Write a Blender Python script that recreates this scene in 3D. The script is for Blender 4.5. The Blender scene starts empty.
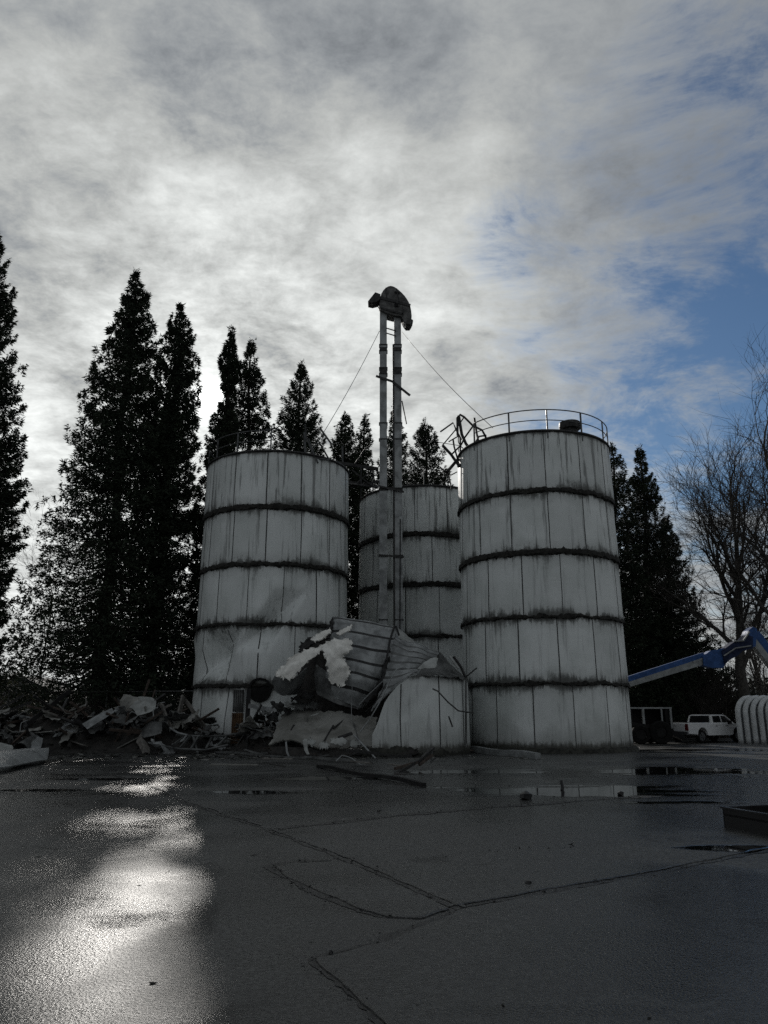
import bpy, math, random
import numpy as np
from mathutils import Vector, Matrix, Euler, noise

R = math.radians
SC = bpy.context.scene
COL = SC.collection
random.seed(7)

# ------------------------------------------------------------------ camera geometry
CAMZ, PITCH, FPX = 1.6, R(14.72), 769.0


def ray(px, py):
    a, b = (px - 384) / FPX, (512 - py) / FPX
    return a, math.cos(PITCH) - b * math.sin(PITCH), math.sin(PITCH) + b * math.cos(PITCH)


def at(px, py, Y):
    x, y, z = ray(px, py)
    return Vector((x / y * Y, Y, CAMZ + z / y * Y))


def gr(px, py, z=0.0):
    x, y, k = ray(px, py)
    t = (z - CAMZ) / k
    return Vector((x * t, y * t, z))


SUN_AZ, SUN_EL = R(-13.61), R(22.71)
SUN = Vector((math.sin(SUN_AZ) * math.cos(SUN_EL), math.cos(SUN_AZ) * math.cos(SUN_EL), math.sin(SUN_EL)))


# ------------------------------------------------------------------ node helpers
class NT:
    def __init__(s, tree):
        s.t = tree
        s.n = tree.nodes
        s.l = tree.links

    def node(s, typ, **kw):
        n = s.n.new(typ)
        ins = kw.pop('ins', {})
        for k, v in kw.items():
            setattr(n, k, v)
        for k, v in ins.items():
            s.put(n.inputs[k], v)
        return n

    def put(s, sock, v):
        if isinstance(v, bpy.types.NodeSocket):
            s.l.new(v, sock)
        elif isinstance(v, (tuple, list)) and len(v) == 3 and sock.type == 'RGBA':
            sock.default_value = (*v, 1)
        else:
            sock.default_value = v

    def math(s, op, a, b=0.0, c=None, clamp=False):
        n = s.node('ShaderNodeMath', operation=op, use_clamp=clamp)
        s.put(n.inputs[0], a)
        s.put(n.inputs[1], b)
        if c is not None:
            s.put(n.inputs[2], c)
        return n.outputs[0]

    def vmath(s, op, a, b=None):
        n = s.node('ShaderNodeVectorMath', operation=op)
        s.put(n.inputs[0], a)
        if b is not None:
            s.put(n.inputs[1], b)
        return n

    def mix(s, f, a, b, blend='MIX'):
        n = s.node('ShaderNodeMix', data_type='RGBA', blend_type=blend)
        s.put(n.inputs[0], f)
        s.put(n.inputs[6], a)
        s.put(n.inputs[7], b)
        return n.outputs[2]

    def noise(s, vec, scale, detail=4.0, rough=0.5, dist=0.0):
        n = s.node('ShaderNodeTexNoise')
        s.put(n.inputs['Vector'], vec)
        s.put(n.inputs['Scale'], scale)
        s.put(n.inputs['Detail'], detail)
        s.put(n.inputs['Roughness'], rough)
        s.put(n.inputs['Distortion'], dist)
        return n.outputs['Fac']

    def ramp(s, v, lo, hi, a=0.0, b=1.0, smooth=True):
        n = s.node('ShaderNodeMapRange', interpolation_type='SMOOTHSTEP' if smooth else 'LINEAR')
        for k, q in zip(('Value', 'From Min', 'From Max', 'To Min', 'To Max'), (v, lo, hi, a, b)):
            s.put(n.inputs[k], q)
        return n.outputs[0]

    def scaled(s, vec, sc):
        n = s.node('ShaderNodeMapping')
        s.put(n.inputs['Vector'], vec)
        n.inputs['Scale'].default_value = sc
        return n.outputs[0]


def new_mat(name):
    m = bpy.data.materials.new(name)
    m.use_nodes = True
    t = NT(m.node_tree)
    b = m.node_tree.nodes['Principled BSDF']
    return m, t, b


def simple(name, col, rough=0.6, metal=0.0, var=0.35, scale=6.0, bump=0.0, col2=None, spec=0.5):
    m, t, b = new_mat(name)
    co = t.node('ShaderNodeTexCoord').outputs['Object']
    n = t.noise(co, scale, 6, 0.62, 0.3)
    dk = col2 or tuple(c * (1 - var) for c in col)
    t.put(b.inputs['Base Color'], t.mix(t.ramp(n, 0.36, 0.64), dk, col))
    t.put(b.inputs['Roughness'], t.ramp(n, 0.3, 0.7, rough + 0.12, rough - 0.08))
    b.inputs['Metallic'].default_value = metal
    b.inputs['Specular IOR Level'].default_value = spec
    if bump:
        bn = t.node('ShaderNodeBump', ins={'Strength': bump, 'Distance': 0.02, 'Height': t.noise(co, scale * 4, 5, 0.6)})
        t.put(b.inputs['Normal'], bn.outputs[0])
    return m


def silo_paint(name, base, dark, streak=0.5, scale=1.0):
    """off white painted panels: vertical drip streaks, grime and painted shade along the ring joints, moss at the foot"""
    m, t, b = new_mat(name)
    co = t.node('ShaderNodeTexCoord').outputs['Object']
    jd = t.node('ShaderNodeAttribute', attribute_name='joint').outputs['Fac']
    pan = t.node('ShaderNodeAttribute', attribute_name='panel').outputs['Fac']
    foot = t.node('ShaderNodeAttribute', attribute_name='foot').outputs['Fac']
    top = t.node('ShaderNodeAttribute', attribute_name='upper').outputs['Fac']
    st = t.noise(t.scaled(co, (4.6, 4.6, 0.30)), 1.0, 5, 0.68)
    st2 = t.noise(t.scaled(co, (2.1, 2.1, 0.22)), 1.0, 4, 0.6)
    bl = t.noise(co, 0.55, 5, 0.6)
    fine = t.noise(co, 9.0, 6, 0.7)
    c = t.mix(t.ramp(pan, 0, 1, 0, 1), tuple(x * 0.84 for x in base), base)
    c = t.mix(t.ramp(bl, 0.35, 0.7, 0.0, 0.6), c, tuple(x * y for x, y in zip(base, (0.66, 0.68, 0.66))))
    amt = t.math('MULTIPLY', t.ramp(st, 0.51, 0.68), t.math('ADD', t.math('MULTIPLY', top, 0.75), streak * 0.55))
    c = t.mix(t.math('MINIMUM', amt, 0.66), c, dark)
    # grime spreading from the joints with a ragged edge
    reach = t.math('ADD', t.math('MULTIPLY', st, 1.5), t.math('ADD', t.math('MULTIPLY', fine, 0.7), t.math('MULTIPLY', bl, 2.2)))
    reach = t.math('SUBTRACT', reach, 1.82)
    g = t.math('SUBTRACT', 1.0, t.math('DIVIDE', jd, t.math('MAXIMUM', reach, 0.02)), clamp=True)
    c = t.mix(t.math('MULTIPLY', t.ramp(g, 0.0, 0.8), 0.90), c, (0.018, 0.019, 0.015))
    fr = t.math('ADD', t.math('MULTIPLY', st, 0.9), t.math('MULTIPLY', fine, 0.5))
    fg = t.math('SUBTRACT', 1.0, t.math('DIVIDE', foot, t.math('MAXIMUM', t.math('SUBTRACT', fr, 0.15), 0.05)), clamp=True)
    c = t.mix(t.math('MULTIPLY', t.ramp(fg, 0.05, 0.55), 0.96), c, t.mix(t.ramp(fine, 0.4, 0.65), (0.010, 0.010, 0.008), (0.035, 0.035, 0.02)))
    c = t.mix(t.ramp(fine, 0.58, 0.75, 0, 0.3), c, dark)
    grime_shade = t.math('SUBTRACT', 1.0, t.math('DIVIDE', jd, t.math('MULTIPLY', bl, 1.5)), clamp=True)  # soft grime gradient that doubles as painted shade round the bands
    c = t.mix(t.math('MULTIPLY', grime_shade, 0.34), c, (0.07, 0.073, 0.066))
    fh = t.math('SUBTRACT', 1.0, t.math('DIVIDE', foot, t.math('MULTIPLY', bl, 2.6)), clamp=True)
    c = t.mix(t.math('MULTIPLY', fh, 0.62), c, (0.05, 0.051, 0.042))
    t.put(b.inputs['Base Color'], c)
    t.put(b.inputs['Roughness'], t.ramp(st2, 0.3, 0.7, 0.42, 0.68))
    bn = t.node('ShaderNodeBump', ins={'Strength': 0.25, 'Distance': 0.03, 'Height': t.math('ADD', st2, t.math('MULTIPLY', fine, 0.2))})
    t.put(b.inputs['Normal'], bn.outputs[0])
    return m


M = {}
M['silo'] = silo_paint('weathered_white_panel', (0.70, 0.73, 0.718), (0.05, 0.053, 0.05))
M['seam'] = simple('caulked_seam', (0.06, 0.062, 0.06), 0.8, 0, 0.5, 3.0)
M['hoop'] = simple('mossy_rust_band', (0.016, 0.0155, 0.012), 0.9, 0, 0.6, 7.0, 0.8)
M['roof'] = simple('grey_roof_sheet', (0.22, 0.23, 0.23), 0.55, 0.2, 0.4, 1.5)
M['dark_steel'] = simple('dark_rusty_steel', (0.035, 0.035, 0.034), 0.6, 0.3, 0.5, 8.0)
M['rail'] = simple('grey_painted_rail', (0.10, 0.105, 0.105), 0.55, 0.3, 0.5, 8.0)
M['pad'] = simple('mossy_concrete', (0.030, 0.031, 0.024), 0.85, 0, 0.7, 4.0, 0.6)
M['galv'] = simple('galvanised_leg', (0.30, 0.315, 0.315), 0.5, 0.25, 0.45, 1.6, 0.2)
M['head'] = simple('weathered_head_casing', (0.115, 0.115, 0.11), 0.65, 0.2, 0.65, 3.0, 0.3)
M['tin'] = simple('dull_tin_sheet', (0.30, 0.315, 0.315), 0.5, 0.3, 0.5, 1.7, 0.3)
M['tin_dark'] = simple('stained_tin_sheet', (0.12, 0.125, 0.122), 0.55, 0.25, 0.65, 1.5, 0.4)
M['pale_tin'] = simple('pale_tin_sheet', (0.37, 0.385, 0.37), 0.55, 0.1, 0.4, 2.0, 0.3)
M['foam'] = simple('torn_white_insulation', (0.82, 0.81, 0.76), 0.9, 0, 0.22, 3.0, 1.0)
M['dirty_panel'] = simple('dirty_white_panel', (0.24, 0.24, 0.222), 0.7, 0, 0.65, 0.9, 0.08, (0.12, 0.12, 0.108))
M['rib_edge'] = simple('black_edge_strip', (0.02, 0.02, 0.02), 0.6, 0.2, 0.4, 6.0)
M['wood'] = simple('weathered_wood', (0.15, 0.142, 0.128), 0.8, 0, 0.5, 5.0, 0.4)
M['rust'] = simple('rusted_steel', (0.065, 0.048, 0.038), 0.75, 0.2, 0.5, 6.0, 0.3)
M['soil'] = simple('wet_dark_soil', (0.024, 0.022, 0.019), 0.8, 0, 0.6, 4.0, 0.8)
M['bark'] = simple('dark_bark', (0.035, 0.029, 0.024), 0.9, 0, 0.5, 6.0, 0.8)
M['bark_grey'] = simple('grey_bark', (0.055, 0.05, 0.044), 0.9, 0, 0.5, 6.0, 0.6)
M['twig'] = simple('brown_twigs', (0.04, 0.034, 0.029), 0.85, 0, 0.4, 1.0)
M['blue'] = simple('blue_lift_paint', (0.007, 0.066, 0.235), 0.6, 0.0, 0.35, 3.0)
M['lift_grey'] = simple('pale_lift_boom', (0.24, 0.255, 0.255), 0.4, 0.1, 0.3, 3.0)
M['navy'] = simple('dark_blue_hose_cover', (0.010, 0.020, 0.06), 0.9, 0.0, 0.5, 6.0)
M['white_paint'] = simple('white_car_paint', (0.70, 0.71, 0.71), 0.28, 0.0, 0.08, 1.5)
M['glass'] = simple('dark_car_glass', (0.008, 0.009, 0.010), 0.12, 0.0, 0.1, 1.0, spec=0.25)
M['rubber'] = simple('black_rubber', (0.012, 0.012, 0.012), 0.9, 0.0, 0.3, 8.0, spec=0.15)
M['rim'] = simple('grey_wheel_rim', (0.12, 0.125, 0.13), 0.4, 0.5, 0.3, 6.0)
M['tail'] = simple('red_tail_lamp', (0.10, 0.008, 0.008), 0.2, 0.0, 0.2, 6.0)
M['black'] = simple('black_machine_paint', (0.010, 0.010, 0.010), 0.6, 0.0, 0.4, 4.0, spec=0.2)
M['hut'] = simple('white_ribbed_plastic', (0.60, 0.62, 0.62), 0.4, 0.0, 0.18, 2.0)
M['hut_in'] = simple('painted_shade_grey', (0.10, 0.105, 0.11), 0.7, 0.0, 0.3, 2.0)  # dark colour puts the shade between the white ribs
M['black_box'] = simple('wet_black_steel', (0.010, 0.010, 0.011), 0.3, 0.3, 0.4, 4.0)
M['wire'] = simple('steel_wire', (0.16, 0.165, 0.165), 0.5, 0.6, 0.3, 4.0)
M['house'] = simple('dull_house_siding', (0.16, 0.165, 0.17), 0.8, 0.0, 0.2, 3.0)
M['shingle'] = simple('dark_shingle', (0.06, 0.062, 0.065), 0.85, 0.0, 0.35, 5.0)
M['brown_door'] = simple('rusty_brown_door', (0.11, 0.06, 0.025), 0.7, 0.0, 0.5, 4.0)
M['hole'] = simple('unlit_opening_black', (0.004, 0.004, 0.004), 0.95, 0.0, 0.3, 4.0)  # black colour stands in for the unlit inside of openings


def foliage(name, lo, hi):
    m, t, b = new_mat(name)
    co = t.node('ShaderNodeTexCoord').outputs['Object']
    n = t.noise(co, 0.9, 4, 0.6)
    n2 = t.noise(co, 6.0, 2, 0.6)
    f = t.math('ADD', t.math('MULTIPLY', t.ramp(n, 0.3, 0.7), 0.6), t.math('MULTIPLY', t.ramp(n2, 0.3, 0.7), 0.4))
    t.put(b.inputs['Base Color'], t.mix(f, lo, hi))
    b.inputs['Roughness'].default_value = 0.75
    b.inputs['Specular IOR Level'].default_value = 0.2
    return m


M['conifer'] = foliage('conifer_needles', (0.012, 0.019, 0.013), (0.032, 0.043, 0.025))
M['shrub'] = foliage('dull_shrub_leaves', (0.03, 0.032, 0.015), (0.085, 0.085, 0.04))


def asphalt():
    m, t, b = new_mat('wet_asphalt')
    co = t.node('ShaderNodeTexCoord').outputs['Object']
    big = t.noise(co, 0.16, 5, 0.6, 0.6)
    mid = t.noise(co, 0.9, 5, 0.62, 0.4)
    streak = t.noise(t.scaled(co, (0.11, 0.55, 1)), 1.0, 5, 0.6, 0.5)
    agg = t.noise(co, 24.0, 6, 0.85)
    agg2 = t.noise(co, 260.0, 2, 0.6)
    vor = t.node('ShaderNodeTexVoronoi', feature='F1', ins={'Vector': co, 'Scale': 55.0}).outputs['Distance']
    wet = t.math('ADD', t.math('MULTIPLY', big, 0.5), t.math('ADD', t.math('MULTIPLY', streak, 0.35), t.math('MULTIPLY', mid, 0.15)))
    wz = None
    for (px, py, rx, ry) in WETS:
        c = gr(px, py)
        d = t.vmath('MULTIPLY', t.vmath('SUBTRACT', co, (c.x, c.y, 0)).outputs[0], (1 / rx, 1 / ry, 0)).outputs[0]
        q = t.math('SUBTRACT', 1.0, t.vmath('LENGTH', d).outputs['Value'], clamp=True)
        wz = q if wz is None else t.math('MAXIMUM', wz, q)
    wet = t.math('ADD', wet, t.math('MULTIPLY', t.ramp(wz, 0, 0.5), 0.14))
    w = t.ramp(wet, 0.46, 0.60)                      # 1 = wetter
    # puddles: low spots, placed where water stands
    pud = None
    for (px, py, rx, ry) in PUDDLES:
        c = gr(px, py)
        d = t.vmath('SUBTRACT', co, (c.x, c.y, 0)).outputs[0]
        d = t.vmath('MULTIPLY', d, (1 / rx, 1 / ry, 0)).outputs[0]
        q = t.vmath('LENGTH', d).outputs['Value']
        q = t.math('SUBTRACT', 1.0, q)
        pud = q if pud is None else t.math('MAXIMUM', pud, q)
    pn = t.math('ADD', pud, t.math('MULTIPLY', t.math('SUBTRACT', t.noise(t.scaled(co, (0.5, 1.1, 1)), 1.0, 5, 0.6), 0.5), 2.4))
    p = t.ramp(pn, 0.0, 0.42)
    dry = t.mix(t.ramp(agg, 0.40, 0.62), (0.012, 0.0125, 0.0125), (0.10, 0.102, 0.10))
    dry = t.mix(t.ramp(mid, 0.35, 0.7), t.mix(0.5, dry, (0.03, 0.03, 0.03)), dry)
    c = t.mix(t.math('MULTIPLY', w, 0.9), dry, (0.42, 0.43, 0.45), 'MULTIPLY')
    stain = t.ramp(t.noise(co, 0.45, 6, 0.68, 1.2), 0.58, 0.68)
    c = t.mix(t.math('MULTIPLY', stain, 0.6), c, (0.010, 0.010, 0.010))
    tone = t.noise(co, 0.33, 3, 0.55, 0.8)
    c = t.mix(1.0, c, t.mix(t.ramp(tone, 0.35, 0.65), (0.42, 0.43, 0.44), (1.2, 1.2, 1.18)), 'MULTIPLY')
    rnd_ = t.node('ShaderNodeObjectInfo').outputs['Random']
    c = t.mix(1.0, c, t.mix(rnd_, (0.72, 0.72, 0.73), (1.2, 1.2, 1.18)), 'MULTIPLY')
    c = t.mix(p, c, (0.006, 0.0065, 0.007))
    t.put(b.inputs['Base Color'], c)
    r = t.ramp(w, 0, 1, 0.44, 0.20)
    r = t.math('MULTIPLY', r, t.ramp(t.math('ADD', wz, t.math('MULTIPLY', t.math('SUBTRACT', mid, 0.5), 1.6)), 0.15, 0.8, 1.0, 0.5))
    r = t.math('ADD', r, t.math('MULTIPLY', t.math('SUBTRACT', agg, 0.5), 0.3))
    r = t.math('MAXIMUM', t.math('MULTIPLY', r, t.math('SUBTRACT', 1.0, t.math('MULTIPLY', p, 0.93))), 0.03)
    r = t.math('MULTIPLY', r, t.math('ADD', t.ramp(tone, 0.33, 0.62, 0.62, 1.12), t.math('MULTIPLY', t.math('SUBTRACT', rnd_, 0.5), 0.25)))
    r = t.math('MAXIMUM', r, 0.03)
    t.put(b.inputs['Roughness'], r)
    t.put(b.inputs['Specular IOR Level'], t.math('MULTIPLY', t.ramp(stain, 0, 1, 0.46, 0.30), t.ramp(tone, 0.33, 0.62, 1.1, 0.85)))
    h = t.math('ADD', t.math('MULTIPLY', vor, 0.9), t.math('ADD', t.math('MULTIPLY', agg, 0.6), t.math('MULTIPLY', agg2, 0.25)))
    h = t.math('MULTIPLY', h, t.math('SUBTRACT', 1.0, p))
    bn = t.node('ShaderNodeBump', ins={'Strength': 0.42, 'Distance': 0.014, 'Height': h})
    bn2 = t.node('ShaderNodeBump', ins={'Strength': 0.35, 'Distance': 0.05, 'Height': t.math('MULTIPLY', mid, t.math('SUBTRACT', 1.0, p)), 'Normal': bn.outputs[0]})
    t.put(b.inputs['Normal'], bn2.outputs[0])
    return m


WETS = [(620, 950, 1.0, 0.8), (668, 985, 0.35, 0.45), (745, 930, 0.5, 0.5), (560, 1015, 0.8, 0.12), (720, 900, 1.6, 2.0), (690, 800, 7, 6), (560, 775, 6, 4), (400, 800, 5, 3), (330, 780, 5, 3)]
PUDDLES = [(575, 791, 3.6, 1.7), (690, 771, 3.8, 2.0), (680, 803, 1.6, 0.35), (110, 779, 1.3, 0.5), (255, 792, 1.4, 0.5), (700, 750, 5.0, 1.2), (470, 772, 3.2, 1.2), (330, 778, 2.2, 0.9),
           (740, 850, 0.9, 0.35), (30, 790, 1.5, 0.4)]


# ------------------------------------------------------------------ mesh builder
class MB:
    def __init__(s):
        s.v, s.f, s.m = [], [], []
        s.attr = None

    def add(s, verts, faces, mi=0):
        o = len(s.v)
        s.v += [tuple(v) for v in verts]
        s.f += [tuple(i + o for i in f) for f in faces]
        s.m += [mi] * len(faces)

    def box(s, c, size, rot=None, mi=0):
        hx, hy, hz = size[0] / 2, size[1] / 2, size[2] / 2
        vs = [Vector((x, y, z)) for x in (-hx, hx) for y in (-hy, hy) for z in (-hz, hz)]
        if rot is not None:
            mt = rot if isinstance(rot, Matrix) else Euler(rot).to_matrix()
            vs = [mt @ v for v in vs]
        c = Vector(c)
        s.add([v + c for v in vs], [(0, 1, 3, 2), (4, 6, 7, 5), (0, 4, 5, 1), (2, 3, 7, 6), (0, 2, 6, 4), (1, 5, 7, 3)], mi)

    def bar(s, p, q, w, h, mi=0, up=(0, 0, 1)):
        p, q = Vector(p), Vector(q)
        d = (q - p).normalized()
        a = d.cross(Vector(up))
        if a.length < 1e-3:
            a = d.cross(Vector((0, 1, 0)))
        a.normalize()
        b = a.cross(d)
        a, b = a * w / 2, b * h / 2
        s.add([p - a - b, p + a - b, p + a + b, p - a + b, q - a - b, q + a - b, q + a + b, q - a + b],
              [(3, 2, 1, 0), (4, 5, 6, 7), (0, 1, 5, 4), (1, 2, 6, 5), (2, 3, 7, 6), (3, 0, 4, 7)], mi)

    def tube(s, pts, r, n=6, mi=0, cap=True):
        pts = [Vector(p) for p in pts]
        k = len(pts)
        rs = r if isinstance(r, (list, tuple)) else [r] * k
        vs, fs = [], []
        pa = None
        for i, p in enumerate(pts):
            d = (pts[min(i + 1, k - 1)] - pts[max(i - 1, 0)]).normalized()
            a = d.cross(Vector((0, 0, 1))) if pa is None else pa - d * pa.dot(d)
            if a.length < 1e-3:
                a = d.cross(Vector((1, 0.3, 0)))
            a.normalize()
            pa = a
            b = d.cross(a)
            for j in range(n):
                t = 2 * math.pi * j / n
                vs.append(p + (a * math.cos(t) + b * math.sin(t)) * rs[i])
        for i in range(k - 1):
            for j in range(n):
                fs.append((i * n + j, i * n + (j + 1) % n, (i + 1) * n + (j + 1) % n, (i + 1) * n + j))
        if cap:
            fs.append(tuple(range(n))[::-1])
            fs.append(tuple((k - 1) * n + j for j in range(n)))
        s.add(vs, fs, mi)

    def prism(s, pts, off, mi=0):
        """closed outline (3D points) swept by the vector off"""
        k = len(pts)
        off = Vector(off)
        a = [Vector(p) for p in pts]
        b = [p + off for p in a]
        s.add(a + b, [tuple(range(k))[::-1], tuple(range(k, 2 * k))] + [(i, (i + 1) % k, k + (i + 1) % k, k + i) for i in range(k)], mi)

    def build(s, name, mats, parent=None, smooth=False, origin=None):
        if not isinstance(mats, (list, tuple)):
            mats = [mats]
        o = Vector(origin) if origin is not None else (Vector(parent.get('_o', (0, 0, 0))) if parent else Vector((0, 0, 0)))
        me = bpy.data.meshes.new(name)
        me.from_pydata([(x - o.x, y - o.y, z - o.z) for x, y, z in s.v], [], s.f)
        for m in mats:
            me.materials.append(m)
        if len(mats) > 1:
            me.polygons.foreach_set('material_index', s.m)
        if smooth:
            me.polygons.foreach_set('use_smooth', [True] * len(me.polygons))
            if smooth != 'all':
                me.set_sharp_from_angle(angle=R(38 if smooth is True else smooth))
        if s.attr:
            for k, vals in s.attr.items():
                a = me.attributes.new(k, 'FLOAT', 'POINT')
                a.data.foreach_set('value', vals)
        me.update()
        ob = bpy.data.objects.new(name, me)
        COL.objects.link(ob)
        if parent:
            ob.parent = parent
            ob['_o'] = tuple(o)
        elif origin is not None:
            ob.location = o
            ob['_o'] = tuple(o)
        return ob


def tag(o, label=None, cat=None, group=None, kind=None):
    for k, v in (('label', label), ('category', cat), ('group', group), ('kind', kind)):
        if v:
            o[k] = v
    return o


def thing(name, label, cat, loc, group=None):
    o = bpy.data.objects.new(name, None)
    o.empty_display_size = 0.3
    COL.objects.link(o)
    o.location = loc
    o['_o'] = tuple(loc)
    return tag(o, label, cat, group)


def bulk(name, V, F, mats, parent=None, midx=None):
    """fast mesh from numpy arrays: V (n,3), F (m,3)"""
    o = Vector(parent.get('_o', (0, 0, 0))) if parent else Vector((0, 0, 0))
    me = bpy.data.meshes.new(name)
    V = np.asarray(V, np.float32) - np.array(o, np.float32)
    F = np.asarray(F, np.int32)
    me.vertices.add(len(V))
    me.vertices.foreach_set('co', V.ravel())
    k = F.shape[1]
    me.loops.add(F.size)
    me.loops.foreach_set('vertex_index', F.ravel())
    me.polygons.add(len(F))
    me.polygons.foreach_set('loop_start', np.arange(0, F.size, k, dtype=np.int32))
    me.polygons.foreach_set('loop_total', np.full(len(F), k, np.int32))
    for m in (mats if isinstance(mats, list) else [mats]):
        me.materials.append(m)
    me.update(calc_edges=True)
    me.validate()
    ob = bpy.data.objects.new(name, me)
    COL.objects.link(ob)
    if parent:
        ob.parent = parent
        ob['_o'] = tuple(o)
    return ob


def catmull(P, t):
    """P (k,3) array, t in 0..1"""
    k = len(P)
    x = t * (k - 1)
    i = min(int(x), k - 2)
    f = x - i
    p1, p2 = P[i], P[i + 1]
    p0 = P[i - 1] if i > 0 else 2 * p1 - p2
    p3 = P[i + 2] if i + 2 < k else 2 * p2 - p1
    return 0.5 * ((2 * p1) + (-p0 + p2) * f + (2 * p0 - 5 * p1 + 4 * p2 - p3) * f * f + (-p0 + 3 * p1 - 3 * p2 + p3) * f ** 3)


def patch(rows, nu=18, nv=14, crumple=0.04, fr=1.2, thick=0.02, ragged=0.0, seams=0, seam_w=0.5, seed=0, rib=0.0, linear=False):
    """a bent sheet through a grid of points, crumpled, with real thickness"""
    rows = [np.array([tuple(p) for p in r]) for r in rows]

    def ev(P, t):
        if linear:
            x = t * (len(P) - 1)
            i = min(int(x), len(P) - 2)
            return P[i] + (P[i + 1] - P[i]) * (x - i)
        return catmull(P, t)
    G = np.zeros((nv + 1, nu + 1, 3))
    for i in range(nu + 1):
        colp = np.array([ev(r, i / nu) for r in rows])
        for j in range(nv + 1):
            G[j, i] = ev(colp, j / nv)
    du = np.gradient(G, axis=1)
    dv = np.gradient(G, axis=0)
    N = np.cross(du, dv)
    N /= np.maximum(np.linalg.norm(N, axis=2, keepdims=True), 1e-6)
    rnd = random.Random(seed)
    so = Vector((seed * 7.3, seed * 3.1, 0))
    for j in range(nv + 1):
        for i in range(nu + 1):
            p = Vector(G[j, i]) * fr + so
            d = (1 - abs(noise.noise(p)) * 2.2) * crumple + noise.noise(p * 2.7) * crumple * 0.5
            if seams:
                ph = (j / nv * seams) % 1.0
                d += rib * math.cos(2 * math.pi * ph)
            G[j, i] += N[j, i] * d
            if ragged and (i in (0, nu) or j in (0, nv)):
                G[j, i] += np.array([rnd.uniform(-1, 1) * ragged for _ in range(3)])
    b = MB()
    n1 = nu + 1
    vs = [tuple(G[j, i]) for j in range(nv + 1) for i in range(n1)]
    back = [tuple(G[j, i] - N[j, i] * thick) for j in range(nv + 1) for i in range(n1)]
    K = len(vs)
    for j in range(nv):
        for i in range(nu):
            a = j * n1 + i
            mi = 0
            if seams:
                ph = ((j + 0.5) / nv * seams) % 1.0
                if ph < 1.51 * seams / nv and j > 0:
                    mi = 1
            b.f.append((a, a + 1, a + n1 + 1, a + n1))
            b.m.append(mi)
            b.f.append((K + a + n1, K + a + n1 + 1, K + a + 1, K + a))
            b.m.append(mi)
    b.v = vs + back
    rim = [i for i in range(nu)] + [j * n1 + nu for j in range(nv)] + [nv * n1 + nu - i for i in range(nu)] + [(nv - j) * n1 for j in range(nv)]
    for k in range(len(rim)):
        p, q = rim[k], rim[(k + 1) % len(rim)]
        b.f.append((q, p, K + p, K + q))
        b.m.append(0)
    return b


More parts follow.
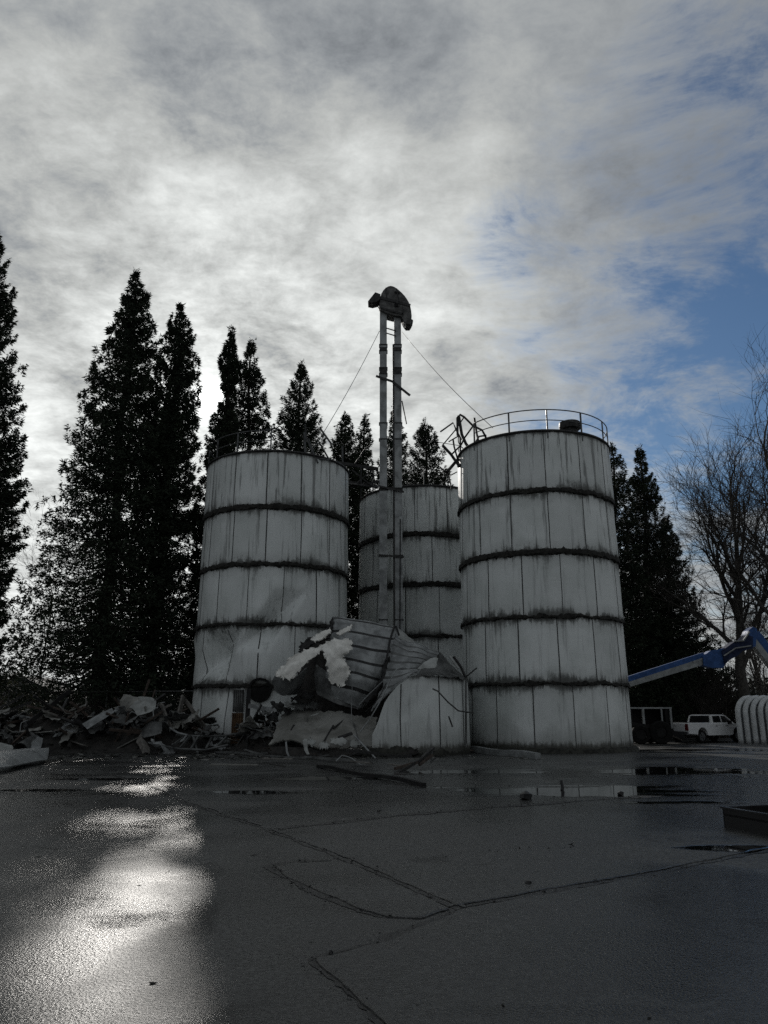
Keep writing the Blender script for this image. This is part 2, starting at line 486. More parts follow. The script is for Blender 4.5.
# ------------------------------------------------------------------ world
def make_world():
    w = bpy.data.worlds.new('World')
    SC.world = w
    w.use_nodes = True
    t = NT(w.node_tree)
    bg = w.node_tree.nodes['Background']
    bg.inputs['Strength'].default_value = 0.1
    sky = t.node('ShaderNodeTexSky', sky_type='NISHITA')
    sky.sun_disc = False
    sky.sun_elevation = SUN_EL
    sky.sun_rotation = SUN_AZ
    sky.air_density = 1.0
    sky.dust_density = 0.4
    sky.ozone_density = 1.5
    N = t.vmath('NORMALIZE', t.node('ShaderNodeTexCoord').outputs['Generated']).outputs[0]
    sp = t.node('ShaderNodeSeparateXYZ', ins={0: N})
    zc = t.math('ADD', t.math('MAXIMUM', sp.outputs[2], 0.0), 0.16)
    P = t.node('ShaderNodeCombineXYZ', ins={0: t.math('DIVIDE', sp.outputs[0], zc), 1: t.math('DIVIDE', sp.outputs[1], zc), 2: 3.7}).outputs[0]
    sd = t.vmath('DOT_PRODUCT', N, tuple(SUN)).outputs['Value']
    ang = t.math('ARCCOSINE', t.math('MINIMUM', sd, 0.99999))
    ba, be = R(31), R(25)
    bd = (math.sin(ba) * math.cos(be), math.cos(ba) * math.cos(be), math.sin(be))
    bang = t.math('ARCCOSINE', t.math('MINIMUM', t.vmath('DOT_PRODUCT', N, bd).outputs['Value'], 0.99999))

    def gauss(a, s):
        q = t.math('DIVIDE', a, s)
        return t.math('POWER', 2.71828, t.math('MULTIPLY', t.math('MULTIPLY', q, q), -1.0))
    big = t.noise(P, 0.85, 4, 0.55, 0.5)
    med = t.noise(t.scaled(P, (1.15, 1.0, 1)), 3.2, 8, 0.62, 0.3)
    cell = t.noise(t.scaled(P, (1.0, 1.2, 1)), 11.0, 8, 0.68, 0.2)
    wisp = t.math('SUBTRACT', t.noise(t.scaled(P, (2.6, 3.4, 1)), 1.0, 9, 0.68, 0.6), 0.5)
    big0, med0, cell0 = (t.math('SUBTRACT', q, 0.5) for q in (big, med, cell))
    gw = gauss(ang, 0.62)
    # coverage: a ragged clear gap low on the right
    cov = t.math('ADD', t.math('MULTIPLY', t.math('SUBTRACT', bang, 0.205), 2.3), t.math('MULTIPLY', big0, 1.6))
    cov = t.math('ADD', cov, t.math('ADD', t.math('MULTIPLY', med0, 1.7), t.math('ADD', t.math('MULTIPLY', cell0, 1.1), t.math('MULTIPLY', wisp, 2.6))))
    cov = t.math('ADD', cov, t.ramp(bang, 0.30, 0.50, 0.0, 0.9))
    cover = t.ramp(cov, -0.45, 0.75)
    # brightness: forward scatter round the veiled sun, thick parts darker
    L = t.math('ADD', 0.30, t.math('MULTIPLY', gauss(ang, 0.56), 0.43))
    L = t.math('ADD', L, t.math('MULTIPLY', gauss(ang, 0.26), 0.22))
    mod = t.math('ADD', 1.0, t.math('MULTIPLY', big0, -1.1))
    mod = t.math('ADD', mod, t.math('MULTIPLY', med0, t.math('SUBTRACT', -0.80, t.math('MULTIPLY', gw, 1.1))))
    mod = t.math('ADD', mod, t.math('MULTIPLY', cell0, t.math('SUBTRACT', -0.35, t.math('MULTIPLY', gw, 1.0))))
    L = t.math('MULTIPLY', L, t.math('MAXIMUM', mod, 0.4))
    L = t.math('MULTIPLY', L, t.ramp(sp.outputs[2], 0.0, 0.95, 1.12, 0.72, False))
    # thin edges glow a little where the sheet breaks up
    L = t.math('MULTIPLY', L, t.ramp(cover, 0.35, 1.0, 1.12, 1.0))
    tint = t.ramp(L, 0.22, 0.52)
    core = t.math('ADD', t.math('MULTIPLY', gauss(ang, 0.011), 7.0), t.math('MULTIPLY', gauss(ang, 0.06), 0.2))
    L = t.math('ADD', L, core)
    ccol = t.mix(tint, (0.91, 0.98, 1.055), (0.972, 1.0, 0.98))
    cc = t.node('ShaderNodeVectorMath', operation='SCALE')
    t.put(cc.inputs[0], ccol)
    t.put(cc.inputs['Scale'], t.math('MULTIPLY', L, 10.0))
    skyc = t.mix(1.0, sky.outputs[0], (0.41, 0.52, 0.62), 'MULTIPLY')
    out = t.mix(cover, skyc, cc.outputs[0])
    t.put(bg.inputs['Color'], out)


make_world()
sl = bpy.data.lights.new('sun', 'SUN')
sl.energy = 3.0
sl.angle = R(1.0)
sl.color = (1.0, 0.96, 0.9)
so = bpy.data.objects.new('sun', sl)
so.rotation_euler = SUN.to_track_quat('Z', 'Y').to_euler()
so.location = SUN * 60
COL.objects.link(so)

cam = bpy.data.cameras.new('camera')
cam.sensor_fit = 'VERTICAL'
cam.sensor_height = 36
cam.lens = 36 * FPX / 1024
cam.clip_end = 2000
co_ = bpy.data.objects.new('camera', cam)
co_.location = (0, 0, CAMZ)
co_.rotation_euler = (math.pi / 2 + PITCH, 0, 0)
COL.objects.link(co_)
SC.camera = co_
SC.view_settings.view_transform = 'Standard'
SC.view_settings.look = 'None'
SC.view_settings.exposure = 0
SC.view_settings.gamma = 1
SC.render.engine = 'CYCLES'
SC.cycles.max_bounces = 6
SC.cycles.sample_clamp_direct = 8
SC.cycles.sample_clamp_indirect = 3
SC.cycles.use_denoising = False

# ------------------------------------------------------------------ ground
b = MB()
nx = 40
xs = [-300 + 600 * i / nx for i in range(nx + 1)]
ys = [-60 + 460 * i / nx for i in range(nx + 1)]
b.v = [(x, y, 0) for y in ys for x in xs]
b.f = [(j * (nx + 1) + i, j * (nx + 1) + i + 1, (j + 1) * (nx + 1) + i + 1, (j + 1) * (nx + 1) + i) for j in range(nx) for i in range(nx)]
b.m = [0] * len(b.f)
ASPH = asphalt()
tag(b.build('ground', ASPH), kind='structure')
# slabs a little proud of the old surface, with broken edges
SLABS = [([(462, 911), (425, 927), (388, 944), (350, 954), (314, 962), (334, 978), (355, 995), (372, 1010), (386, 1026), (420, 1070), (900, 1100), (1000, 900), (840, 842), (768, 854), (704, 867), (649, 877), (560, 894), (514, 902)], 0.022),
         ([(278, 832), (330, 826), (384, 820), (450, 814), (524, 808), (580, 804), (634, 800), (668, 799), (800, 806), (850, 834), (768, 848), (704, 861), (649, 872), (560, 888), (514, 896), (458, 906), (420, 890), (384, 874), (350, 859), (308, 844)], 0.014),
         ([(336, 862), (300, 864), (276, 868), (286, 877), (313, 889), (342, 902), (365, 911), (388, 918), (420, 919), (450, 910), (420, 896), (384, 880), (350, 865)], 0.018)]
for k, (pl, hz_) in enumerate(SLABS):
    ring_ = []
    for i in range(len(pl)):
        p, q = gr(*pl[i]), gr(*pl[(i + 1) % len(pl)])
        n = max(2, min(60, int((q - p).length / 0.05)))
        for j in range(n):
            v = p.lerp(q, j / n)
            v.x += noise.noise(v * 3 + Vector((k, 0, 0))) * 0.03 + noise.noise(v * 14) * 0.012
            v.y += noise.noise(v * 3 + Vector((0, k + 5, 0))) * 0.03 + noise.noise(v * 13) * 0.012
            ring_.append(v)
    b = MB()
    m_ = len(ring_)
    cen_ = sum(ring_, Vector()) / m_
    inn = [v + (cen_ - v).normalized() * 0.02 + Vector((0, 0, hz_)) for v in ring_]
    b.v = [tuple(v + Vector((0, 0, -0.01))) for v in ring_] + [tuple(v + Vector((0, 0, hz_ * 0.6))) for v in ring_] + [tuple(v) for v in inn]
    for i in range(m_):
        j = (i + 1) % m_
        b.f += [(i, j, m_ + j, m_ + i), (m_ + i, m_ + j, 2 * m_ + j, 2 * m_ + i)]
    b.f.append(tuple(range(2 * m_, 3 * m_)))
    b.m = [0] * len(b.f)
    tag(b.build('pavement', ASPH), kind='structure')

# pavement joints and cracks
M['crack'] = simple('wet_black_joint', (0.006, 0.006, 0.006), 0.45, 0, 0.4, 9.0, 0.6)
M['ridge'] = simple('worn_highlight_edge', (0.062, 0.063, 0.061), 0.6, 0, 0.5, 9.0, 0.8)
JOINTS = [
    ([(112, 775), (150, 788), (185, 803), (230, 818), (270, 831), (308, 846), (350, 862), (384, 877), (420, 893), (456, 909)], 0.085),
    ([(270, 831), (330, 823), (384, 817), (450, 811), (524, 805), (580, 801), (634, 797), (664, 796)], 0.17),
    ([(332, 860), (300, 862), (270, 867), (281, 876), (310, 889), (340, 903), (362, 912), (384, 919)], 0.13),
    ([(458, 909), (425, 925), (384, 942), (345, 952), (308, 960), (330, 977), (352, 995), (368, 1010), (380, 1024), (392, 1045)], 0.10),
    ([(458, 909), (490, 903), (514, 899), (560, 891), (610, 882), (649, 875), (704, 864), (768, 851), (830, 840)], 0.10),
    ([(400, 860), (460, 855), (520, 850), (570, 847), (622, 845)], 0.022),
    ([(384, 1017), (430, 1011), (480, 1008), (530, 1010), (560, 1012), (610, 1019), (650, 1016), (705, 1007)], 0.06),
    ([(30, 846), (60, 850), (95, 845)], 0.02),
    ([(410, 965), (360, 949), (330, 956)], 0.008),
]
for k, (pl, wd) in enumerate(JOINTS):
    P = np.array([tuple(gr(*q)) for q in pl])
    b = MB()
    n = max(30, int(sum(np.linalg.norm(P[1:] - P[:-1], axis=1)) / 0.06))
    n = min(n, 420)
    L = []
    seg = np.concatenate([[0], np.cumsum(np.linalg.norm(P[1:] - P[:-1], axis=1))])
    pts = []
    for i in range(n + 1):
        s_ = seg[-1] * i / n
        j = min(max(int(np.searchsorted(seg, s_)) - 1, 0), len(P) - 2)
        f = (s_ - seg[j]) / max(seg[j + 1] - seg[j], 1e-6)
        p = P[j] * (1 - f) + P[j + 1] * f
        q = Vector(p)
        q.x += noise.noise(q * 1.5) * 0.05 + noise.noise(q * 9) * wd * 0.35
        q.y += noise.noise(q * 1.3 + Vector((5, 5, 5))) * 0.07 + noise.noise(q * 8 + Vector((3, 0, 0))) * wd * 0.35
        pts.append(q)
    for i, q in enumerate(pts):
        d = (pts[min(i + 1, n)] - pts[max(i - 1, 0)]).normalized()
        a = Vector((-d.y, d.x, 0))
        e = min(1, i / 4, (n - i) / 4)
        wd_k = wd * (0.35 + 2.6 * max(0, noise.noise(q * 0.9 + Vector((0, 0, 7))) + 0.12) + 1.2 * max(0, noise.noise(q * 4.5 + Vector((0, 3, 7))) - 0.1))
        w1 = wd_k * (0.45 + 0.6 * max(0, noise.noise(q * 3.1) + 0.5) + 0.35 * noise.noise(q * 14)) * e * 0.6
        w2 = wd_k * (0.45 + 0.6 * max(0, noise.noise(q * 2.7 + Vector((9, 1, 0))) + 0.5) + 0.35 * noise.noise(q * 13 + Vector((0, 4, 0)))) * e * 0.6
        b.v += [tuple(q + a * max(w1, 0.0008) + Vector((0, 0, 0.004))), tuple(q - a * max(w2, 0.0008) + Vector((0, 0, 0.004)))]
        if i:
            b.f.append((2 * i - 2, 2 * i - 1, 2 * i + 1, 2 * i))
            b.m.append(0)
    tag(b.build('pavement_joint', M['crack']), kind='structure')
    if k in (0, 2, 3, 4):
        # worn lip beside the joint, paler to paint its edge highlight
        b = MB()
        for i, q in enumerate(pts):
            d = (pts[min(i + 1, n)] - pts[max(i - 1, 0)]).normalized()
            a = Vector((-d.y, d.x, 0))
            o_ = wd * (0.9 + 0.5 * noise.noise(q * 2.1))
            ww = wd * max(0.02, 0.5 + 1.3 * noise.noise(q * 1.7 + Vector((2, 8, 0))) + 0.5 * noise.noise(q * 11))
            b.v += [tuple(q + a * (o_ + ww) + Vector((0, 0, 0.008))), tuple(q + a * o_ + Vector((0, 0, 0.008)))]
            if i:
                b.f.append((2 * i - 2, 2 * i - 1, 2 * i + 1, 2 * i))
                b.m.append(0)
        tag(b.build('pavement_joint', M['ridge']), kind='structure')


# ------------------------------------------------------------------ silos
def shell_mesh(cx, cy, RR, H, nr, seed, th0=0.0, th1=2 * math.pi, panels=14, dents=(), extra_top=True, hfun=None, nth=240, nz=16, wall=0.06):
    rnd = random.Random(seed)
    b = MB()
    jo, pa, fo, up = [], [], [], []
    rh = H / nr
    full = abs(th1 - th0 - 2 * math.pi) < 1e-6
    poff = [rnd.uniform(0, 1) for _ in range(nr)]
    pv = [[rnd.random() for _ in range(panels + 1)] for _ in range(nr)]

    def rad(th, z, k):
        f = (th / (2 * math.pi) * panels + poff[k]) % 1.0
        t = (z - k * rh) / rh
        r = RR + 0.05 * (1 - t) - 0.0 * t + 0.022 * math.sin(math.pi * f) + 0.02 * noise.noise(Vector((math.cos(th) * 3, math.sin(th) * 3, z * 0.7 + seed)))
        for (dth, dz, wth, wz, depth, slope) in dents:
            a = (th - dth + math.pi) % (2 * math.pi) - math.pi
            u = a * RR - (z - dz) * slope
            v = z - dz
            q = max(abs(u) / wth, abs(v) / wz)
            if q < 1:
                r += depth * (1 - q)
        return r
    for k in range(nr):
        base = len(b.v)
        for j in range(nz + 1):
            for i in range(nth + 1):
                th = th0 + (th1 - th0) * i / nth
                z = k * rh + rh * j / nz
                if hfun:
                    z = min(z, hfun(th))
                r = rad(th, z, k)
                b.v.append((cx + r * math.cos(th), cy + r * math.sin(th), z))
                dj = min(z - k * rh, (k + 1) * rh - z)
                if k == 0:
                    dj = (k + 1) * rh - z
                if k == nr - 1:
                    dj = z - k * rh if k else 9
                    dj = min(dj, ((k + 1) * rh - z) * 2.2)
                jo.append(dj)
                f = (th / (2 * math.pi) * panels + poff[k])
                pa.append(pv[k][int(f) % panels])
                fo.append(z)
                up.append(1.0 if k == nr - 1 and nr > 1 else (0.45 if k == nr - 2 and nr > 1 else 0.12))
        n1 = nth + 1
        for j in range(nz):
            for i in range(nth):
                a = base + j * n1 + i
                b.f.append((a, a + 1, a + n1 + 1, a + n1))
                b.m.append(0)
        # seams: narrow caulked laps standing a little proud
        cnt = panels
        offs = [(q - poff[k]) / panels * 2 * math.pi for q in range(cnt)]
        offs = [(o, rnd.uniform(0.020, 0.040)) for o in offs]
        if k >= nr - 2 and extra_top and nr > 1:
            offs += [] and [(o[0] + 2 * math.pi / panels * rnd.uniform(0.3, 0.7), 0.012) for o in list(offs)]
        for th, sw in offs:
            th %= 2 * math.pi
            if not full:
                t2 = th
                while t2 < th0:
                    t2 += 2 * math.pi
                if not (th0 + 0.01 < t2 < th1 - 0.01):
                    continue
            zt = (k + 1) * rh - 0.03
            if hfun:
                zt = min(zt, hfun(th) - 0.03)
            zb = k * rh + 0.03
            if zt - zb < 0.2:
                continue
            vs, m_ = [], 10
            for j in range(m_ + 1):
                z = zb + (zt - zb) * j / m_
                wob = noise.noise(Vector((th * 5, z * 1.5, k + seed))) * 0.012
                r = rad(th, z, k)
                for s_, dr in ((-1, -0.01), (-0.6, 0.012), (0.6, 0.012), (1, -0.01)):
                    t3 = th + (s_ * sw + wob) / RR
                    vs.append((cx + (r + dr) * math.cos(t3), cy + (r + dr) * math.sin(t3), z))
            o = len(b.v)
            b.v += vs
            jo += [0.5] * len(vs)
            pa += [0.5] * len(vs)
            fo += [3] * len(vs)
            up += [0] * len(vs)
            for j in range(m_):
                for q in range(3):
                    a = o + j * 4 + q
                    b.f.append((a, a + 1, a + 5, a + 4))
                    b.m.append(1)
    b.attr = {'joint': jo, 'panel': pa, 'foot': fo, 'upper': up}
    return b, rad


def ring(cx, cy, z, radf, h, proud, seed, nth=240, th0=0, th1=2 * math.pi, jag=0.10):
    """ragged dark flange between two rings of panels"""
    b = MB()
    prof = [(-0.03, -h), (proud, -h * 0.75), (proud * 0.8, h * 0.3), (proud * 0.3, h), (-0.03, h * 1.5)]
    k = len(prof)
    for i in range(nth + 1):
        th = th0 + (th1 - th0) * i / nth
        c, s = math.cos(th), math.sin(th)
        q = Vector((c * RRS * 1.3, s * RRS * 1.3, z + seed))
        sag = noise.noise(q * 0.8) * 0.035
        for m, (dr, dz) in enumerate(prof):
            jz = (noise.noise(q * 3 + Vector((m, 0, 0))) * jag + noise.noise(q * 11 + Vector((0, m, 0))) * jag * 0.6) * (1.0 if m in (0, 1) else 1.2)
            zz = z + dz + sag + jz
            r = radf(th, z) + dr + noise.noise(q * 5 + Vector((0, 0, m))) * 0.012
            b.v.append((cx + r * c, cy + r * s, zz))
        if i:
            for m in range(k - 1):
                a = (i - 1) * k + m
                b.f.append((a, a + k, a + k + 1, a + 1))
                b.m.append(0)
    return b


RRS = 3.82


def silo(name, label, cx, cy, RR, H, nr, seed, dents=(), panels=14):
    root = thing(name, label, 'silo', (cx, cy, 0), 'tall panelled silos in the yard')
    b, rad = shell_mesh(cx, cy, RR, H, nr, seed, dents=dents, panels=panels)
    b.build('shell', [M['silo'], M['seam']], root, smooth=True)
    rh = H / nr
    for k in range(1, nr):
        ring(cx, cy, k * rh, lambda th, z, k=k: max(rad(th, z, k), rad(th, z, k - 1)), random.Random(seed + k).uniform(0.09, 0.125) * (0.62 if k < 3 else 1.05), 0.06, seed + k).build('joint_band', M['hoop'], root)
    # rolled rim
    b = MB()
    pts = [(cx + (RR + 0.03) * math.cos(2 * math.pi * i / 96), cy + (RR + 0.03) * math.sin(2 * math.pi * i / 96), H + 0.03) for i in range(97)]
    b.tube(pts, 0.065, 6, cap=False)
    b.build('rim', M['dark_steel'], root, smooth='all')
    b = MB()
    n = 64
    b.v = [(cx, cy, H + 0.95)] + [(cx + (RR - 0.02) * math.cos(2 * math.pi * i / n), cy + (RR - 0.02) * math.sin(2 * math.pi * i / n), H + 0.02) for i in range(n)]
    b.f = [(0, 1 + i, 1 + (i + 1) % n) for i in range(n)]
    b.m = [0] * n
    b.build('roof', M['roof'], root)
    b = MB()
    rng = random.Random(seed + 50)
    n = 96
    for i in range(n):
        th = 2 * math.pi * i / n
        r = RR + 0.22 + noise.noise(Vector((math.cos(th) * 4, math.sin(th) * 4, seed))) * 0.12
        b.v += [(cx + (r + .08) * math.cos(th), cy + (r + .08) * math.sin(th), 0.0), (cx + r * math.cos(th), cy + r * math.sin(th), 0.13 + rng.uniform(-.02, .03)),
                (cx + (RR + 0.0) * math.cos(th), cy + (RR + 0.0) * math.sin(th), 0.2 + rng.uniform(-.03, .09))]
    for i in range(n):
        a, c = i * 3, ((i + 1) % n) * 3
        b.f += [(a, c, c + 1, a + 1), (a + 1, c + 1, c + 2, a + 2)]
        b.m += [0, 0]
    b.build('base_pad', M['pad'], root)
    return root, rad


def railing(root, cx, cy, RR, H, th0, th1, posts, hgt=1.1, r=0.028, name='railing'):
    b = MB()
    for f in (1.0, 0.52):
        n = max(10, int(abs(th1 - th0) / (2 * math.pi) * 90))
        b.tube([(cx + RR * math.cos(th0 + (th1 - th0) * i / n), cy + RR * math.sin(th0 + (th1 - th0) * i / n), H + hgt * f) for i in range(n + 1)], r * (1.0 if f == 1 else 0.8), 6)
    rl = b.build(name, M['rail'], root, smooth='all')
    for th in posts:
        b = MB()
        c, s = math.cos(th), math.sin(th)
        b.bar((cx + (RR + .01) * c, cy + (RR + .01) * s, H - 0.35), (cx + RR * c, cy + RR * s, H + hgt), 0.07, 0.05, up=(c, s, 0))
        b.build('post', M['rail'], rl)


H5 = 14.457
# right hand silo
RC = (7.688, 37.816)
right, rrad = silo('silo', 'tall intact white panelled silo with a railing round its top', RC[0], RC[1], 3.816, H5, 5, 3)


def th_of(px, py, c, RR):
    """bearing round a silo of the near side point seen at a pixel column"""
    best = None
    for i in range(720):
        th = math.pi + math.pi * i / 720
        p = (c[0] + RR * math.cos(th), c[1] + RR * math.sin(th))
        x, y, z = ray(px, py)
        e = abs(p[0] / p[1] - x / y)
        if math.sin(th) * c[1] + math.cos(th) * c[0] < 0 and (best is None or e < best[0]):
            best = (e, th)
    return best[1]


pt = [th_of(x, 425, RC, 3.8) for x in (474, 509, 547, 581, 602)]
railing(right, RC[0], RC[1], 3.8, H5, pt[0], pt[0] + 2 * math.pi - 0.55, pt + [pt[-1] + 0.28, pt[-1] + 0.8, pt[-1] + 1.35, pt[-1] + 1.9, pt[-1] + 2.45])
b = MB()
vc = at(570, 431, RC[1] - 3.05)
n = 20
for (z0, z1, r0, r1) in ((-0.15, 0.13, 0.32, 0.32), (0.13, 0.24, 0.5, 0.52), (0.24, 0.46, 0.52, 0.50), (0.46, 0.56, 0.50, 0.22)):
    vs = [(vc.x + r0 * math.cos(2 * math.pi * i / n), vc.y + r0 * math.sin(2 * math.pi * i / n), H5 + z0 + 0.25) for i in range(n)]
    vs += [(vc.x + r1 * math.cos(2 * math.pi * i / n), vc.y + r1 * math.sin(2 * math.pi * i / n), H5 + z1 + 0.25) for i in range(n)]
    b.add(vs, [(i, (i + 1) % n, n + (i + 1) % n, n + i) for i in range(n)] + [tuple(range(n, 2 * n)), tuple(range(n))[::-1]])
b.build('roof_vent', M['dark_steel'], right, smooth=True)

# left hand silo, dented
LC = (-5.844, 40.707)
tl = lambda x: th_of(x, 620, LC, 3.84)
left, lrad = silo('silo', 'dented white silo with a black hole low on its wall, beside the tall conifers', LC[0], LC[1], 3.844, H5, 5, 11,
                  dents=[(tl(272), 6.0, 0.85, 1.5, -0.80, 0.65), (tl(217), 4.4, 1.15, 1.3, -1.0, 0.45), (tl(195), 5.3, 0.6, 0.9, 0.14, 0.0),
                         (tl(232), 3.2, 1.1, 2.0, -0.32, -0.45), (tl(305), 8.2, 0.9, 1.2, -0.14, 0.3), (tl(192), 2.0, 1.2, 2.0, 0.05, 0.0)])
lp = [th_of(x, 440, LC, 3.8) for x in (218, 238, 271)]
railing(left, LC[0], LC[1], 3.8, H5, lp[0] - 1.1, lp[-1], [lp[0] - 1.0, lp[0] - 0.5] + lp, hgt=1.15)
# round hatch and brown door low on the left silo
q = at(260, 690, 36.9)
th = th_of(260, 690, LC, 3.9)
dirv = Vector((math.cos(th), math.sin(th), 0))
sidev = Vector((-math.sin(th), math.cos(th), 0))
cen = Vector((LC[0], LC[1], 0)) + dirv * 3.92
cen.z = at(260, 690, cen.y).z


def disc(c, d, r0, r1, dep, n=28, wob=0.0):
    d = d.normalized()
    a = d.cross(Vector((0, 0, 1))).normalized()
    u = a.cross(d)
    b = MB()
    vs = []
    for rr, o in ((r1, 0.0), (r1, dep), (r0, dep), (r0, dep * 0.2)):
        for i in range(n):
            t = 2 * math.pi * i / n
            k = 1 + wob * noise.noise(Vector((math.cos(t) * 2, math.sin(t) * 2, 1.3)))
            vs.append(c + (a * math.cos(t) + u * math.sin(t)) * rr * k + d * o)
    fs = []
    for m in range(3):
        fs += [(m * n + i, m * n + (i + 1) % n, (m + 1) * n + (i + 1) % n, (m + 1) * n + i) for i in range(n)]
    fs.append(tuple(range(3 * n, 4 * n)))
    b.add(vs, fs)
    return b


hb = disc(cen - dirv * 0.05, dirv, 0.46, 0.56, 0.10, wob=0.05).build('round_hatch', M['hole'], left, smooth=True)
b = MB()
th2 = th_of(238, 715, LC, 3.9)
d2 = Vector((math.cos(th2), math.sin(th2), 0))
s2 = Vector((-math.sin(th2), math.cos(th2), 0))
c2 = Vector((LC[0], LC[1], 0)) + d2 * 3.95
mt = Matrix((s2, d2, Vector((0, 0, 1)))).transposed()
b.box(c2 + Vector((0, 0, 0.85)), (0.50, 0.14, 1.6), mt)
for i in range(5):
    b.box(c2 + d2 * 0.09 + s2 * (-0.2 + 0.1 * i) + Vector((0, 0, 0.85)), (0.035, 0.05, 1.56), mt)
b.build('brown_door', M['brown_door'], left)
b = MB()
b.box(c2 + Vector((0, 0, 2.2)), (0.50, 0.10, 1.0), mt)
for i in range(5):
    b.box(c2 + d2 * 0.07 + s2 * (-0.2 + 0.1 * i) + Vector((0, 0, 2.2)), (0.03, 0.05, 0.96), mt)
b.build('ribbed_panel', M['tin_dark'], left)

# silo behind the elevator
BC = (2.426, 46.9)
rear, brad = silo('silo', 'white silo standing farthest back, behind the twin leg elevator', BC[0], BC[1], 3.928, H5, 5, 23, panels=13)
bp = [th_of(x, 480, BC, 3.9) for x in (424, 448)]
for th in bp:
    b = MB()
    b.bar((BC[0] + 3.9 * math.cos(th), BC[1] + 3.9 * math.sin(th), H5 - .3), (BC[0] + 3.9 * math.cos(th), BC[1] + 3.9 * math.sin(th), H5 + 1.1), 0.07, 0.05)
    b.build('broken_post', M['rail'], rear)


# tangled steel at the silo tops
def tangle(name, label, cat, origin, scale, paths, Y, rnd, mat=None):
    first = at(origin[0] + paths[0][0][0][0] / scale, origin[1] + paths[0][0][0][1] / scale, Y)
    root = thing(name, label, cat, first)
    for (pl, r, nm, *ys) in paths:
        y0 = ys[0] if ys else 0
        b = MB()
        b.tube([at(origin[0] + x / scale, origin[1] + y / scale, Y + y0 + rnd.uniform(-0.12, 0.12) + 0.25 * math.sin(i + y0)) for i, (x, y) in enumerate(pl)], r, 6)
        b.build(nm, mat or M['dark_steel'], root, smooth=True)
    return root


rd = random.Random(5)
tangle('mangled_catwalk', 'mangled black steel catwalk hanging off the railed silo top', 'catwalk', (430, 400), 9.6, [
    ([(265, 340), (262, 170), (288, 140), (330, 165), (410, 245), (500, 290), (528, 340), (540, 372)], 0.06, 'rail', 0.1),
    ([(100, 305), (222, 218), (250, 285), (300, 380)], 0.045, 'rail', 0.3),
    ([(275, 150), (305, 330), (345, 420), (390, 480)], 0.085, 'beam', 0.0),
    ([(120, 435), (200, 520), (270, 620), (310, 645)], 0.075, 'beam', -0.2),
    ([(120, 435), (250, 280), (330, 160)], 0.035, 'rail', 0.4),
    ([(205, 525), (300, 430), (330, 365), (410, 255)], 0.045, 'strut', 0.2),
    ([(222, 380), (232, 450), (280, 620)], 0.05, 'strut', -0.1),
    ([(180, 400), (275, 345)], 0.035, 'strut', 0.1),
    ([(290, 360), (292, 600)], 0.045, 'strut', 0.3),
    ([(425, 170), (450, 330), (475, 440)], 0.06, 'post', 0.2),
    ([(270, 640), (320, 600), (385, 490), (475, 410), (565, 368)], 0.075, 'beam', -0.1),
    ([(165, 690), (240, 600), (275, 560)], 0.09, 'beam', 0.2),
    ([(95, 645), (165, 700), (125, 755)], 0.04, 'strut', 0.3),
    ([(165, 690), (190, 765), (205, 850)], 0.035, 'strut', 0.3),
    ([(200, 722), (260, 690)], 0.03, 'strut', 0.1),
    ([(400, 470), (470, 350), (540, 340)], 0.05, 'strut', 0.0),
    ([(20, 395), (200, 425), (300, 440)], 0.016, 'wire', 0.2),
], RC[1] - 0.5, rd)
tangle('broken_railing', 'snapped pale rail sections sticking up from the dented silo top', 'railing', (270, 420), 6.98, [
    ([(245, 30), (252, 120), (300, 230), (335, 300)], 0.045, 'post', 0),
    ([(240, 85), (246, 250), (262, 310)], 0.06, 'post', -0.2),
    ([(355, 65), (432, 172)], 0.05, 'rail', 0.2),
    ([(343, 155), (412, 275)], 0.045, 'rail', 0.1),
    ([(260, 250), (340, 270), (420, 280)], 0.05, 'rail', -0.1),
    ([(270, 130), (310, 240), (345, 300)], 0.03, 'rail', 0.3),
    ([(130, 75), (20, 62), (-30, 66)], 0.02, 'rail', 0.4),
    ([(503, 180), (506, 295)], 0.035, 'post', 0.5),
], 37.6, rd, M['rail'])
# the catwalk between left silo and elevator
root = thing('hanging_catwalk', 'broken steel catwalk bridging from the dented silo towards the elevator legs', 'catwalk', at(345, 470, 41.0))
for nm, pts, w, h in (('beam', [(338, 463), (378, 469)], 0.14, 0.18), ('beam', [(348, 482), (378, 487)], 0.12, 0.16), ('beam', [(350, 487), (380, 481)], 0.10, 0.12)):
    b = MB()
    b.bar(at(*pts[0], 41.3), at(*pts[1], 42.3), w, h)
    b.build(nm, M['dark_steel'], root)
b = MB()
A_, B_, C_, D_ = at(348, 484, 40.8), at(378, 488, 41.9), at(379, 486.5, 42.9), at(349, 482.5, 41.8)
b.prism([A_, B_, C_, D_], (0, 0, 0.06))
b.build('deck', M['dark_steel'], root)
for (x0, y0, x1, y1) in ((361, 467, 361, 498), (373, 470, 373, 494), (354, 465, 365, 449), (365, 449, 370, 446), (343, 446, 343, 463), (352, 470, 372, 486), (352, 487, 372, 470)):
    b = MB()
    b.bar(at(x0, y0, 41.5), at(x1, y1, 41.7), 0.07, 0.07)
    b.build('strut', M['dark_steel'], root)

